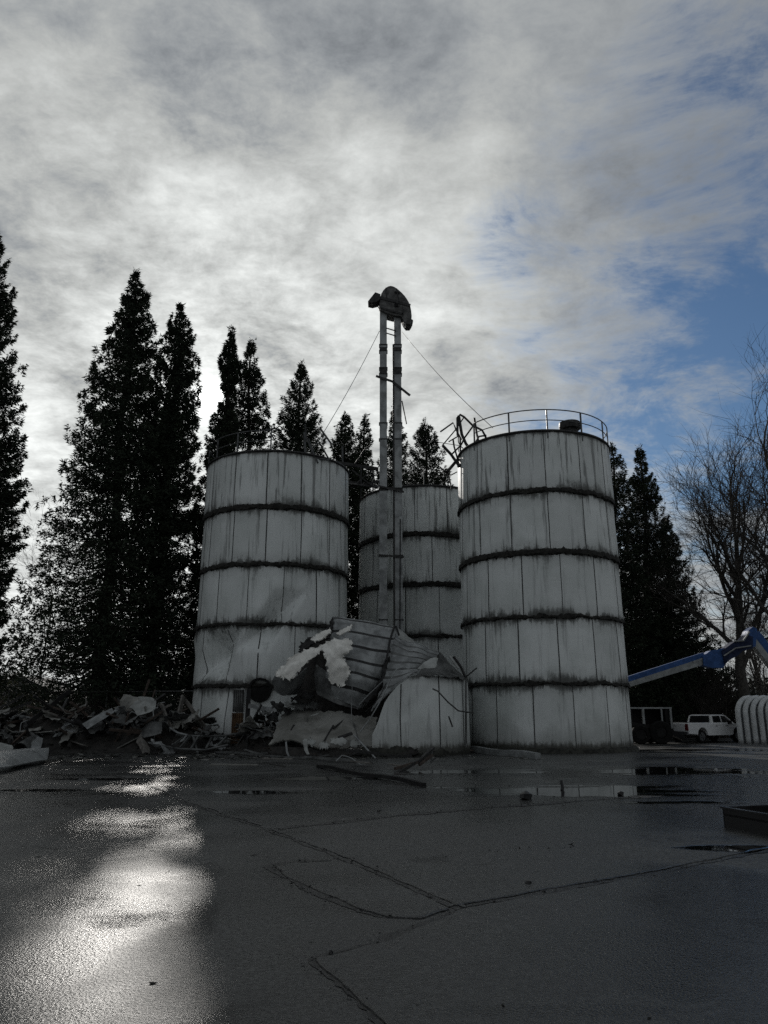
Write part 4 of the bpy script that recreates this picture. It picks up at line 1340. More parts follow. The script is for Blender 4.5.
bare_tree('bare_tree', 'distant leafless tree in the sky gap beside the left conifer', (p.x, 72, 0), 22.0, 21, 0.13, 4, 0.5, 0.35, bg)

# bare shrubs and undergrowth closing the view
for i, (px, Y, h, lab) in enumerate([(706, 56, 5.0, 'leafless brown bush behind the pickup bonnet'), (728, 58, 6.5, 'tall leafless bush under the blue lift elbow'), (764, 57, 6.0, 'leafless bush behind the ribbed hut roof'),
                                     (690, 62, 6.5, 'leafless bush at the foot of the spreading conifer')]):
    p = at(px, 735, Y)
    rt = thing('bare_bush', lab, 'bush', (p.x, Y, 0), 'leafless bushes along the far side')
    b = MB()
    rnd = random.Random(40 + i)
    for k in range(130):
        a = rnd.uniform(0, 6.28)
        q = Vector((p.x + rnd.gauss(0, 0.7), Y + rnd.gauss(0, 0.5), 0))
        d = Vector((math.cos(a) * rnd.uniform(0.1, 0.7), math.sin(a) * rnd.uniform(0.1, 0.7), 1)).normalized()
        L = h * rnd.uniform(0.5, 1.0)
        pts = [q]
        for s_ in range(4):
            d = (d + Vector((rnd.gauss(0, .16), rnd.gauss(0, .16), 0.02))).normalized()
            pts.append(pts[-1] + d * L / 4)
        b.tube(pts, [0.025, 0.02, 0.014, 0.009, 0.004], 3, cap=False)
        for s_ in range(5):
            f = rnd.uniform(0.3, 1) * 4
            j = min(int(f), 3)
            o = pts[j].lerp(pts[j + 1], f - j)
            e = (d + Vector((rnd.gauss(0, .6), rnd.gauss(0, .6), rnd.gauss(0, .4)))).normalized()
            b.tube([o, o + e * L * 0.12, o + e * L * 0.22 + Vector((0, 0, 0.1))], [0.01, 0.007, 0.003], 3, cap=False)
    b.build('stems', M['twig'], rt)


def leafy(name, x, Y, w, h, seed, n=4200, mat='shrub', parent=None, leaf=0.16, d=1.3):
    rng = np.random.default_rng(seed)
    k = 14
    cx = rng.normal(size=(k, 3)) * np.array([w * 0.3, d * 0.35, h * 0.22]) + np.array([x, Y, h * 0.45])
    idx = rng.integers(0, k, n)
    C = cx[idx] + rng.normal(size=(n, 3)) * np.array([w * 0.14, 0.4, h * 0.14])
    C[:, 2] = np.abs(C[:, 2]) + 0.05
    D = rng.normal(size=(n, 3)) + np.array([0, 0, 0.3])
    V, F = leaf_tris(C, D, leaf * rng.uniform(.6, 1.6, n), leaf * 0.6 * rng.uniform(.6, 1.4, n), rng)
    return bulk(name, V, F, M[mat], parent)


for i, (px, Y, w, h, lab) in enumerate([(8, 52, 5, 4.2, 'dull green shrub beside the low house on the left'), (60, 50, 5, 3.6, 'yellow green shrub between the left conifers'),
                                        (118, 49, 4.5, 4.0, 'yellow green shrub behind the pale sheet on the debris heap'), (186, 51, 4, 3.0, 'low dull shrub behind the slim trunk beside the dented silo')]):
    p = at(px, 735, Y)
    rt = thing('shrub', lab, 'shrub', (p.x, Y, 0), 'dull shrubs behind the fence')
    leafy('foliage', p.x, Y, w, h, 70 + i, parent=rt)
    b = MB()
    rnd = random.Random(i)
    for k in range(16):
        q = Vector((p.x + rnd.gauss(0, w * .15), Y + rnd.gauss(0, .3), 0))
        b.tube([q, q + Vector((rnd.gauss(0, .3), rnd.gauss(0, .2), h * 0.4)), q + Vector((rnd.gauss(0, w * .2), rnd.gauss(0, .4), h * 0.85))], [0.04, 0.025, 0.01], 4)
    b.build('stem', M['bark_grey'], rt)

# the far wood: an unbroken belt of dark growth
rng = np.random.default_rng(99)
n = 60000
X = rng.uniform(-110, 110, n)
Yy = 96 + rng.uniform(-5, 9, n) - 0.0018 * X ** 2
hh = 5.2 + 1.8 * np.sin(X * 0.21) + 1.4 * np.sin(X * 0.53 + 1) + 0.9 * np.sin(X * 1.37 + 2)
Z = rng.random(n) ** 0.8 * hh
D = rng.normal(size=(n, 3)) + np.array([0, 0, 0.6])
V, F = leaf_tris(np.stack([X, Yy, Z], 1), D, rng.uniform(.4, 1.3, n), rng.uniform(.15, .45, n), rng)
tag(bulk('far_woods', V, F, M['conifer']), 'dark belt of woodland along the horizon', 'woods', kind='stuff')

# ------------------------------------------------------------------ fence and house at the left
FY = 41.5
f0, f1 = at(-40, 691, FY), at(205, 691, FY)
fh = f0.z
fence = thing('chain_link_fence', 'sagging chain link fence behind the debris heap', 'fence', (f0.x, FY, 0))
b = MB()
b.tube([(f0.x, FY, fh), ((f0.x + f1.x) / 2, FY, fh - 0.05), (f1.x, FY, fh)], 0.03, 6)
b.build('top_rail', M['wire'], fence)
for i in range(6):
    x = f0.x + (f1.x - f0.x) * i / 5
    b = MB()
    b.tube([(x, FY + 0.06, 0), (x, FY + 0.06, fh + 0.06)], 0.04, 8)
    b.build('post', M['wire'], fence)
b = MB()
k = 0
W_ = f1.x - f0.x
step = 0.16
for s_ in (1, -1):
    m = int((W_ + fh) / step)
    for i in range(m):
        x0 = f0.x - (fh if s_ > 0 else 0) + i * step
        pts = []
        for z in (0.0, fh):
            pts.append((x0 + (z if s_ > 0 else fh - z), FY - 0.02 * s_, z))
        (xa, _, za), (xb, _, zb) = pts
        # clip to the fence length
        if xb == xa:
            continue
        def zat(x):
            return za + (zb - za) * (x - xa) / (xb - xa)
        lo, hi = max(min(xa, xb), f0.x), min(max(xa, xb), f1.x)
        if hi - lo < 0.02:
            continue
        b.tube([(lo, FY - 0.02 * s_, zat(lo)), (hi, FY - 0.02 * s_, zat(hi))], 0.004, 3, cap=False)
b.build('wire_mesh', M['wire'], fence)

HY = 66
hp = at(14, 735, HY)
house = thing('house', 'low grey house with a dark gabled roof beyond the fence', 'house', (hp.x, HY, 0))
b = MB()
b.box((hp.x, HY + 3, 1.5), (8.0, 6, 3.0))
b.build('wall', M['house'], house)
b = MB()
for s_ in (-1, 1):
    b.prism([(hp.x, HY - 0.3, 4.75), (hp.x + s_ * 4.5, HY - 0.3, 2.75), (hp.x + s_ * 4.5, HY - 0.3, 2.6), (hp.x, HY - 0.3, 4.58)], (0, 6.6, 0))
b.build('roof', M['shingle'], house)
b = MB()
b.prism([(hp.x - 4, HY, 3.0), (hp.x + 4, HY, 3.0), (hp.x, HY, 4.6)], (0, 0.2, 0))
b.build('gable', M['house'], house)
for dx in (-2.2, 1.6):
    b = MB()
    b.box((hp.x + dx, HY - 0.03, 1.7), (1.3, 0.1, 1.2))
    w = b.build('window', M['white_paint'], house)
    b = MB()
    b.box((hp.x + dx, HY - 0.07, 1.7), (1.1, 0.06, 1.0))
    b.build('pane', M['glass'], w)


# ------------------------------------------------------------------ debris heap
def heap(x, y):
    z = 0
    for (hx, hy, sx, sy, h) in ((-14.5, 36.2, 2.4, 1.3, 1.15), (-10.6, 36.2, 1.7, 1.2, 1.45), (-18.5, 36.5, 2.2, 1.3, 1.2), (-8.2, 35.6, 1.3, 1.1, 0.55), (-5.2, 34.9, 1.1, 0.8, 0.8), (-4.3, 34.2, 0.9, 0.6, 0.5)):
        z += 1.25 * h * math.exp(-((x - hx) / sx) ** 2 - ((y - hy) / sy) ** 2)
    return z


b = MB()
nx_, ny_ = 110, 34
for j in range(ny_ + 1):
    for i in range(nx_ + 1):
        x = -22 + 19.5 * i / nx_
        y = 32.6 + 7 * j / ny_
        z = heap(x, y) - 0.06 + 0.22 * noise.noise(Vector((x * 1.1, y * 1.1, 0))) * min(1, heap(x, y) * 2) + 0.12 * noise.noise(Vector((x * 3.5, y * 3.5, 4))) * min(1, heap(x, y) * 3)
        b.v.append((x, y, z))
b.f = [(j * (nx_ + 1) + i, j * (nx_ + 1) + i + 1, (j + 1) * (nx_ + 1) + i + 1, (j + 1) * (nx_ + 1) + i) for j in range(ny_) for i in range(nx_)]
b.m = [0] * len(b.f)
tag(b.build('rubble_mound', M['soil']), 'dark wet rubble and soil under the wreckage heap', 'rubble', kind='stuff')

# countless crumbs strewn round the heap and along the silo feet
rng = np.random.default_rng(5)
V, F, MI = [], [], []


def crumbs(n, xf, yf, smin, smax, mat_name, name, label):
    V, F = [], []
    for i in range(n):
        x, y = xf(), yf()
        s_ = smin + (smax - smin) * rng.random() ** 3
        c = np.array([x, y, max(heap(x, y) if y > 32.6 and x < -2.8 else 0, 0) + s_ * 0.15])
        q = rng.normal(size=(6, 3)) * np.array([s_, s_ * 0.6, s_ * 0.18])
        o = len(V)
        V += list(c + q)
        F += [(o, o + 1, o + 2), (o, o + 2, o + 3), (o + 1, o + 4, o + 2), (o + 3, o + 2, o + 5), (o + 4, o + 5, o + 2), (o, o + 3, o + 1)]
    ob = bulk(name, V, F, M[mat_name])
    tag(ob, label, 'rubble', kind='stuff')


crumbs(900, lambda: rng.uniform(-20, -1.0), lambda: rng.uniform(29.3, 36), 0.02, 0.16, 'pad', 'rubble', 'small dark crumbs scattered round the heap')
crumbs(520, lambda: rng.uniform(-20, -0.5), lambda: 29.0 + abs(rng.normal()) * 3.0, 0.015, 0.15, 'dirty_panel', 'rubble', 'pale panel crumbs strewn before the heap')
crumbs(260, lambda: rng.uniform(-3, 6), lambda: 29.4 + abs(rng.normal()) * 0.9, 0.015, 0.10, 'dirty_panel', 'rubble', 'pale crumbs along the foot of the crushed silo')
crumbs(650, lambda: rng.uniform(-9, 9), lambda: rng.uniform(5, 29), 0.006, 0.03, 'pad', 'grit', 'specks of grit lying on the wet asphalt')


def joint_chips():
    pts = []
    for pl, wd in JOINTS[:7]:
        for (a_, c_) in zip(pl[:-1], pl[1:]):
            p, q = gr(*a_), gr(*c_)
            for i in range(int((q - p).length * 16)):
                v = p.lerp(q, rng.random())
                pts.append((v.x + rng.normal() * 0.06, v.y + rng.normal() * 0.07, (0.004 + 0.013 * rng.random() ** 3)))
    V, F = [], []
    for x, y, s_ in pts:
        c = np.array([x, y, 0.012 + s_ * 0.4])
        q = rng.normal(size=(6, 3)) * np.array([s_, s_, s_ * 0.5])
        o = len(V)
        V += list(c + q)
        F += [(o, o + 1, o + 2), (o, o + 2, o + 3), (o + 1, o + 4, o + 2), (o + 3, o + 2, o + 5), (o + 4, o + 5, o + 2), (o, o + 3, o + 1)]
    tag(bulk('grit', V, F, M['ridge']), 'broken chips crumbling out of the pavement joints', 'grit', kind='stuff')


joint_chips()


def single(name, label, cat, mb, mats, smooth=True, group=None):
    c = sum((Vector(v) for v in mb.v), Vector()) / len(mb.v)
    c.z = min(v[2] for v in mb.v)
    return tag(mb.build(name, mats, None, 16 if smooth is True and cat in ('sheet', 'panel') else smooth, origin=c), label, cat, group)


A = at
sp = lambda rows, mat, name, label, **kw: single(name, label, 'sheet', patch([[A(x, y, Y) for x, y, Y in r] for r in rows], kw.pop('nu', 20), kw.pop('nv', 12), **kw), M[mat])
sp([[(127, 706, 36.2), (136, 698, 36.4), (150, 697, 36.4), (156, 699, 36.3)], [(133, 709, 35.7), (140, 706, 35.7), (150, 705, 35.7), (156, 704, 35.8)], [(137, 715, 35.2), (143, 714, 35.2), (150, 712, 35.2), (155, 710, 35.3)]],
   'pale_tin', 'bent_sheet', 'large pale bent sheet on top of the debris heap', crumple=0.05, fr=1.2, seed=21)
sp([[(142, 728, 35.0), (152, 722, 35.0), (162, 722, 34.9)], [(140, 733, 34.6), (150, 730, 34.4), (162, 728, 34.4)], [(144, 738, 34.2), (154, 735, 34.1), (161, 733, 34.1)]],
   'tin_dark', 'bent_sheet', 'curved grey sheet midway down the heap below the large pale one', crumple=0.05, seed=22)
sp([[(82, 724, 35.0), (97, 715, 35.2), (112, 708, 35.4)], [(87, 729, 34.6), (100, 721, 34.8), (114, 712, 35.0)]],
   'tin', 'ribbed_sheet', 'narrow ribbed tin sheet slanting up the debris heap', crumple=0.01, seams=4, rib=0.02, seed=23)
bpy.data.objects['ribbed_sheet'].data.materials.append(M['rib_edge'])
sp([[(24, 740, 34.2), (33, 736, 34.4), (43, 738, 34.4)], [(23, 746, 33.6), (32, 744, 33.4), (42, 744, 33.6)], [(26, 753, 33.2), (33, 753, 33.0), (40, 749, 33.1)]],
   'tin', 'curved_plate', 'curved grey plate beside the dark pipe mouth', crumple=0.03, seed=24)
sp([[(-14, 742, 33.6), (2, 743, 33.6), (12, 745, 33.6)], [(-14, 749, 33.0), (2, 750, 32.9), (16, 751, 33.0)], [(-14, 756, 32.4), (2, 756, 32.2), (17, 757, 32.4)]],
   'pale_tin', 'bent_sheet', 'pale sheet at the left end of the debris heap', crumple=0.04, seed=25)
g0 = [gr(-30, 762), gr(10, 760.5), gr(35, 760), gr(48, 760.5)]
g1 = [gr(-30, 776), gr(2, 773), gr(25, 768), gr(46, 764)]
b = patch([[p + Vector((0, 0, 0.32)) for p in g0], [p.lerp(q, 0.5) + Vector((0, 0, 0.42)) for p, q in zip(g0, g1)], [p + Vector((0, 0, 0.12)) for p in g1]], 20, 10, 0.02, 0.8, 0.05, seed=26)
single('fallen_panel', 'long pale panel lying flat on the asphalt at the left edge', 'panel', b, M['tin'])
sp([[(136, 742, 33.6), (141, 733, 33.8), (144, 737, 33.8)], [(139, 747, 33.3), (143, 744, 33.2), (150, 747, 33.4)], [(142, 754, 32.9), (147, 753, 32.6), (150, 756, 32.8)]],
   'wood', 'bent_sheet', 'brownish bent scrap standing at the front of the heap', crumple=0.06, seed=27)
sp([[(74, 770, 27.4), (79, 768, 27.4), (84, 770, 27.4)], [(73, 774, 26.6), (79, 772, 26.5), (86, 773, 26.6)]], 'pale_tin', 'scrap', 'small pale scrap alone on the asphalt before the heap', crumple=0.06, nu=10, nv=6, seed=28)


def beam(name, label, p, q, w, h, mat, cat='beam'):
    b = MB()
    p, q = Vector(p), Vector(q)
    n = 6
    pts = [p.lerp(q, i / n) + Vector((0, 0, 0.03 * math.sin(i * 1.7))) for i in range(n + 1)]
    for i in range(n):
        pass
    d = (q - p).normalized()
    a = d.cross(Vector((0, 0, 1))).normalized() * w / 2
    u = a.normalized().cross(d) * h / 2
    for i, c in enumerate(pts):
        b.v += [tuple(c - a - u), tuple(c + a - u), tuple(c + a + u), tuple(c - a + u)]
        if i:
            o = (i - 1) * 4
            for k in range(4):
                b.f.append((o + k, o + (k + 1) % 4, o + 4 + (k + 1) % 4, o + 4 + k))
                b.m.append(0)
    b.f += [(3, 2, 1, 0), tuple(n * 4 + k for k in range(4))]
    b.m += [0, 0]
    return single(name, label, cat, b, M[mat], False)


beam('steel_beam', 'long dark beam leaning up from the left of the heap', A(28, 724, 35.3), A(71, 690, 36.4), 0.14, 0.18, 'black')
beam('wooden_strut', 'pale strut leaning against the foot of the dented silo', A(185, 700, 36.3), A(211, 736, 35.6), 0.10, 0.15, 'wood', 'strut')
beam('wooden_plank', 'wide pale plank standing upright left of the dented silo', A(183.5, 696, 36.2), A(175, 729, 35.6), 0.08, 0.28, 'wood', 'plank')
beam('wooden_strut', 'short grey strut crossing the gap beside the slim trunk', A(161, 704, 35.9), A(171, 728, 35.2), 0.10, 0.14, 'wood', 'strut')
beam('wooden_strut', 'thin dark strut from the heap to the upright plank', A(150, 717, 35.8), A(172, 704, 36.0), 0.09, 0.10, 'wood', 'strut')
beam('steel_beam', 'pale beam stub at the mouth of the black hole', A(249, 706, 35.3), A(281, 711, 34.9), 0.16, 0.2, 'tin', 'beam')
beam('steel_beam', 'rusty stub standing beside the brown door', A(246, 742, 34.6), A(249, 690, 36.0), 0.2, 0.3, 'black', 'beam')
beam('long_pole', 'long pale pole lying before the crushed silo', gr(215, 752, 0.06), gr(372, 762, 0.06), 0.08, 0.08, 'tin_dark', 'pole')
beam('long_pole', 'thin dark pole lying across the joint before the crushed silo', gr(318, 766, 0.05), gr(424, 784, 0.05), 0.12, 0.09, 'black', 'pole')
beam('foot_beam', 'pale square timber at the foot of the railed silo', gr(466, 749, 0.12), gr(538, 756, 0.10), 0.24, 0.24, 'tin', 'timber')
# hoop and flattened ladder by the dented silo
b = MB()
b.tube([A(170, 728, 35.0), A(178, 733, 34.7), A(187, 735, 34.4), A(183, 740, 34.2), A(172, 745, 34.0)], 0.05, 6)
single('bent_hoop', 'bent grey hoop lying in the heap below the upright plank', 'hoop', b, M['tin'])
lad = thing('crushed_ladder', 'flattened rusty ladder lying at the foot of the dented silo', 'ladder', A(195, 748, 33.9))
b = MB()
b.tube([A(162, 746, 34.0), A(180, 749, 33.6), A(205, 750, 33.4), A(228, 745, 33.6)], 0.05, 6)
b.tube([A(176, 735, 34.8), A(195, 736, 34.7), A(222, 736, 34.5), A(240, 733, 34.4)], 0.05, 6)
b.build('side_rail', M['tin_dark'], lad)
for (a0, a1) in (((172, 746), (186, 735.5)), ((180, 748), (190, 736)), ((191, 749), (198, 737)), ((198, 755), (193, 737)), ((206, 749), (212, 737)), ((216, 747.5), (228, 735.5))):
    b = MB()
    b.bar(A(*a0, 33.6), A(*a1, 34.6), 0.08, 0.09)
    b.build('rung', M['tin_dark'], lad)
# pipe with a dark mouth
b = MB()
p0, p1 = A(20, 750, 32.8), A(34, 741, 34.6)
b.tube([p0, p1], 0.28, 16, cap=False)
b.tube([p1, p0], 0.25, 16, cap=False)
single('pipe', 'fat dark pipe mouth at the left of the heap', 'pipe', b, M['tin_dark'])

# repeated scrap: sheets, bars, rods, planks
protos = {}


def proto(kind):
    out = []
    for s_ in range(5):
        rnd = random.Random(hash((kind, s_)) % 1000 if False else 100 * len(protos) + s_)
        if kind == 'bent_sheet':
            w, l = rnd.uniform(0.3, 0.75), rnd.uniform(0.9, 2.2)
            bend = rnd.uniform(-0.5, 0.6)
            rows = [[Vector((l * (u - .5), w * (v - .5), bend * math.sin(u * 3 + v * rnd.uniform(.5, 2)) * 0.5 + rnd.uniform(-.1, .1))) for u in (0, .33, .66, 1)] for v in (0, .5, 1)]
            mb, mt = patch(rows, 9, 6, 0.16, 1.3, 0.02, 0.07, seed=s_ + 60), ['tin_dark', 'tin_dark', 'dirty_panel', 'black', 'tin'][s_]
        elif kind == 'steel_bar':
            mb = MB()
            l = rnd.uniform(1.4, 3.4)
            mb.bar((-l / 2, 0, 0), (rnd.uniform(0, .3) * l, 0.1, rnd.uniform(-.1, .1)), 0.08, 0.1)
            mb.bar((0.1 * l, .1, 0), (l / 2, 0.25, rnd.uniform(-.3, .3)), 0.08, 0.1)
            mt = ['dark_steel', 'rust', 'tin_dark', 'dark_steel', 'rust'][s_]
        elif kind == 'bent_rod':
            mb = MB()
            l = rnd.uniform(1.0, 2.6)
            q = [Vector((l * (i / 6 - .5), rnd.gauss(0, .08) + .3 * math.sin(i * .6), rnd.gauss(0, .08) + .2 * math.sin(i * .9 + s_))) for i in range(7)]
            mb.tube(q, 0.022, 5)
            mt = ['galv', 'dark_steel', 'rust', 'galv', 'dark_steel'][s_]
        else:
            mb = MB()
            l = rnd.uniform(0.8, 2.0)
            mb.box((0, 0, 0), (l, rnd.uniform(.12, .24), 0.04))
            mt = ['wood', 'wood', 'dirty_panel', 'wood', 'soil'][s_]
        o = mb.build(kind, M[mt], None, kind == 'bent_rod')
        out.append(o)
    protos[kind] = out
    return out


rnd = random.Random(77)
LAB = {'bent_sheet': ('crumpled dull metal sheet tangled in the debris heap', 'sheet', 'crumpled sheets in the debris heap'),
       'steel_bar': ('kinked steel bar tangled in the debris heap', 'bar', 'kinked bars in the debris heap'),
       'bent_rod': ('thin bent rod sticking out of the debris heap', 'rod', 'bent rods in the debris heap'),
       'broken_plank': ('short broken plank lying in the debris heap', 'plank', 'broken planks in the debris heap')}
for kind, cnt in (('bent_sheet', 100), ('steel_bar', 80), ('bent_rod', 60), ('broken_plank', 56)):
    ps = proto(kind)
    for i in range(cnt):
        o = ps[i % 5] if i < 5 else ps[i % 5].copy()
        if i >= 5:
            COL.objects.link(o)
        for _ in range(30):
            x = rnd.uniform(-20.5, -3.6)
            y = rnd.uniform(33.6, 37.2)
            if heap(x, y) > 0.22 + rnd.random() * 0.5 or rnd.random() < 0.06:
                break
        z = heap(x, y)
        o.location = (x, y, z + (0.12 if kind == 'bent_sheet' else 0.10))
        t = 0.75 if kind in ('steel_bar', 'bent_rod') else 0.45
        o.rotation_euler = (rnd.gauss(0, t), rnd.gauss(0, t * 0.7), rnd.uniform(0, 6.28))
        s_ = rnd.uniform(0.65, 1.15)
        o.scale = (s_, s_, s_)
        tag(o, *LAB[kind])
# loose pieces on the wet asphalt before the crushed silo
ps = protos['bent_rod'] + protos['broken_plank'] + protos['steel_bar']
for i in range(26):
    o = ps[(i * 4) % len(ps)].copy()
    COL.objects.link(o)
    p = gr(rnd.uniform(230, 470), rnd.uniform(753, 770))
    o.location = (p.x, p.y, 0.12)
    o.rotation_euler = (rnd.gauss(0, .12), rnd.gauss(0, .12), rnd.gauss(0, .5))
    s_ = rnd.uniform(0.5, 0.9)
    o.scale = (s_, s_, s_)
    kind = o.name.split('.')[0]
    tag(o, {'bent_rod': 'thin rod lying on wet asphalt before the crushed silo', 'broken_plank': 'broken plank lying on wet asphalt before the crushed silo', 'steel_bar': 'kinked bar lying on wet asphalt before the crushed silo'}[kind],
        {'bent_rod': 'rod', 'broken_plank': 'plank', 'steel_bar': 'bar'}[kind], {'bent_rod': 'rods before the crushed silo', 'broken_plank': 'planks before the crushed silo', 'steel_bar': 'bars before the crushed silo'}[kind])
# sticks bent up at the crushed silo's foot
for i, (pl, lab) in enumerate((([(286, 742, 31.2), (287, 752, 30.8), (291, 762, 30.4)], 'bent pale rod hanging at the left corner of the fallen wall'),
                               ([(305, 740, 31.2), (306, 750, 30.9), (311, 760, 30.4), (316, 766, 30.2)], 'white torn strip curling down before the fallen wall'),
                               ([(354, 735, 31.2), (366, 748, 30.8), (379, 762, 30.2)], 'straight rod leaning on the middle of the crushed silo'))):
    b = MB()
    b.tube([A(*q) for q in pl], [0.035, 0.04, 0.03, 0.03][:len(pl)] if i != 1 else [0.09, 0.07, 0.03, 0.02], 5)
    single('bent_rod', lab, 'rod', b, M['pale_tin' if i == 1 else 'galv'])
for i, (px, py, lab) in enumerate(((525, 799, 'dark lump on the asphalt at the joint before the railed silo'), (562, 790, 'small upright scrap standing in the shallow puddle'), (620, 795, 'dark pebble beside the long joint'), (527, 885, 'little dark stone on the open asphalt in front'))):
    p = gr(px, py)
    b = MB()
    rr = random.Random(i)
    s_ = (0.13, 0.10, 0.07, 0.03)[i]
    bm_pts = [Vector((rr.gauss(0, 1), rr.gauss(0, 1), abs(rr.gauss(0, .7)))).normalized() * s_ for _ in range(9)]
    b.tube([p, p + Vector((0.02, 0.01, s_ * 0.6)), p + Vector((0, 0.03, s_ * (2.0 if i == 1 else 1.0)))], [s_ * 0.9 if i != 1 else s_ * .4, s_ * (1.0 if i != 1 else .4), s_ * 0.35], 7)
    single('stone', lab, 'stone', b, M['black_box'], False)

# ------------------------------------------------------------------ right hand side: vehicles and plant
# white pickup, nose pointing away to the right
TS = 0.96
tp = at(706, 742, 47.2)
truck = thing('pickup_truck', 'white crew cab pickup parked near the dark conifers', 'pickup truck', (tp.x, 47.2, 0))
truck.rotation_euler = (0, 0, R(33))
truck.scale = (TS * 0.97, TS * 0.97, TS * 0.87)
truck['_o'] = (0, 0, 0)


def side_body(outline, halfw, tumble=None, inset=0.0):
    """closed side outline (x,z) widened to both sides, with a bevelled shoulder"""
    b = MB()
    k = len(outline)
    cx = sum(p[0] for p in outline) / k
    cz = sum(p[1] for p in outline) / k
    rings = [(-halfw, 0.955), (-halfw * 0.95, 1.0), (halfw * 0.95, 1.0), (halfw, 0.955)]
    for y, s_ in rings:
        for (x, z) in outline:
            yy = y * (tumble(z) if tumble else 1)
            b.v.append((cx + (x - cx) * (0.985 if s_ < 1 else 1), yy, cz + (z - cz) * s_))
    for r_ in range(3):
        for i in range(k):
            b.f.append((r_ * k + i, r_ * k + (i + 1) % k, (r_ + 1) * k + (i + 1) % k, (r_ + 1) * k + i))
    b.f += [tuple(range(k))[::-1], tuple(range(3 * k, 4 * k))]
    b.m = [0] * len(b.f)
    return b


def arch(cx, r, z0, n=9):
    return [(cx + r * math.cos(math.pi - math.pi * i / n) * 1.0, z0 + r * math.sin(math.pi * i / n)) for i in range(n + 1)]


body = [(-2.95, 0.62), (-2.2, 0.58)] + arch(-1.62, 0.52, 0.52) + [(-1.0, 0.48), (1.3, 0.48)] + arch(2.02, 0.52, 0.52) + [(2.85, 0.55), (2.95, 0.75), (2.93, 1.10), (2.75, 1.20), (1.35, 1.28), (-0.92, 1.28), (-0.95, 1.34), (-2.93, 1.34), (-2.97, 1.2)]
side_body(body, 0.98).build('body', M['white_paint'], truck)
cab = [(-0.84, 1.22), (-0.72, 1.82), (-0.50, 1.88), (0.50, 1.88), (0.74, 1.83), (1.46, 1.25)]
tum = lambda z: 1.0 - max(0, z - 1.25) * 0.24
cb = side_body(cab, 0.93, tum).build('cab', M['white_paint'], truck)
cb.location.x += 0.36
for nm, ol in (('window', [(-0.72, 1.36), (-0.65, 1.78), (0.08, 1.80), (0.08, 1.36)]), ('window', [(0.20, 1.36), (0.20, 1.80), (0.62, 1.79), (1.15, 1.36)])):
    for s_ in (-1, 1):
        b = MB()
        b.prism([(x, s_ * (0.935 * tum(z)), z) for x, z in ol], (0, s_ * 0.012, 0))
        b.build(nm, M['glass'], cb)
b = MB()
b.prism([(-0.845 + (z - 1.3) * 0.20, y, z) for y, z in ((-0.72, 1.36), (0.72, 1.36), (0.66, 1.8), (-0.66, 1.8))], (-0.03, 0, 0))
b.build('rear_window', M['glass'], cb)
b = MB()
b.prism([(1.44, -0.78, 1.33), (1.44, 0.78, 1.33), (0.86, 0.66, 1.85), (0.86, -0.66, 1.85)], (0.03, 0, 0.03))
b.build('windscreen', M['glass'], cb)
b = MB()
b.box((-1.95, 0, 1.352), (1.85, 1.62, 0.02))
b.build('load_bed', M['black'], truck)
for s_ in (-1, 1):
    b = MB()
    b.box((-2.955, s_ * 0.86, 1.05), (0.07, 0.20, 0.44))
    b.build('tail_light', M['tail'], truck)
    b = MB()
    b.box((2.92, s_ * 0.78, 0.98), (0.1, 0.32, 0.22))
    b.build('headlight', M['glass'], truck)
    b = MB()
    b.box((1.05, s_ * 1.10, 1.36), (0.13, 0.22, 0.24))
    b.build('mirror', M['black'], truck)
    for dx in (-0.06, 1.0):
        b = MB()
        b.box((dx - 0.1, s_ * 0.985, 1.12), (0.2, 0.03, 0.04))
        b.build('handle', M['black'], truck)
b = MB()
b.box((-3.02, 0, 0.66), (0.16, 1.9, 0.2))
b.build('bumper', M['rim'], truck)
b = MB()
b.box((-2.975, 0, 1.05), (0.04, 1.45, 0.5))
b.box((-3.0, 0, 1.2), (0.03, 0.3, 0.08))
b.build('tailgate', M['white_paint'], truck)
for x in (-1.62, 2.02):
    for s_ in (-1, 1):
        b = MB()
        n = 22
        pr = [(0.30, 0.0), (0.40, 0.01), (0.425, 0.05), (0.425, 0.22), (0.40, 0.26), (0.25, 0.26)]
        for (r_, w_) in pr:
            b.v += [(x + r_ * math.cos(2 * math.pi * i / n), s_ * (0.96 - w_), 0.425 + r_ * math.sin(2 * math.pi * i / n)) for i in range(n)]
        for m in range(len(pr) - 1):
            b.f += [(m * n + i, m * n + (i + 1) % n, (m + 1) * n + (i + 1) % n, (m + 1) * n + i) for i in range(n)]
        b.m = [0] * len(b.f)
        w = b.build('wheel', M['rubber'], truck, smooth=True)
        b = MB()
        hub = [(x + 0.28 * math.cos(2 * math.pi * i / 20), s_ * 0.935, 0.425 + 0.28 * math.sin(2 * math.pi * i / 20)) for i in range(20)]
        b.prism(hub, (0, -s_ * 0.1, 0))
        for i in range(6):
            a = 2 * math.pi * i / 6
            b.bar((x, s_ * 0.945, 0.425), (x + 0.26 * math.cos(a), s_ * 0.945, 0.425 + 0.26 * math.sin(a)), 0.05, 0.05)
        b.build('rim', M['rim'], w)

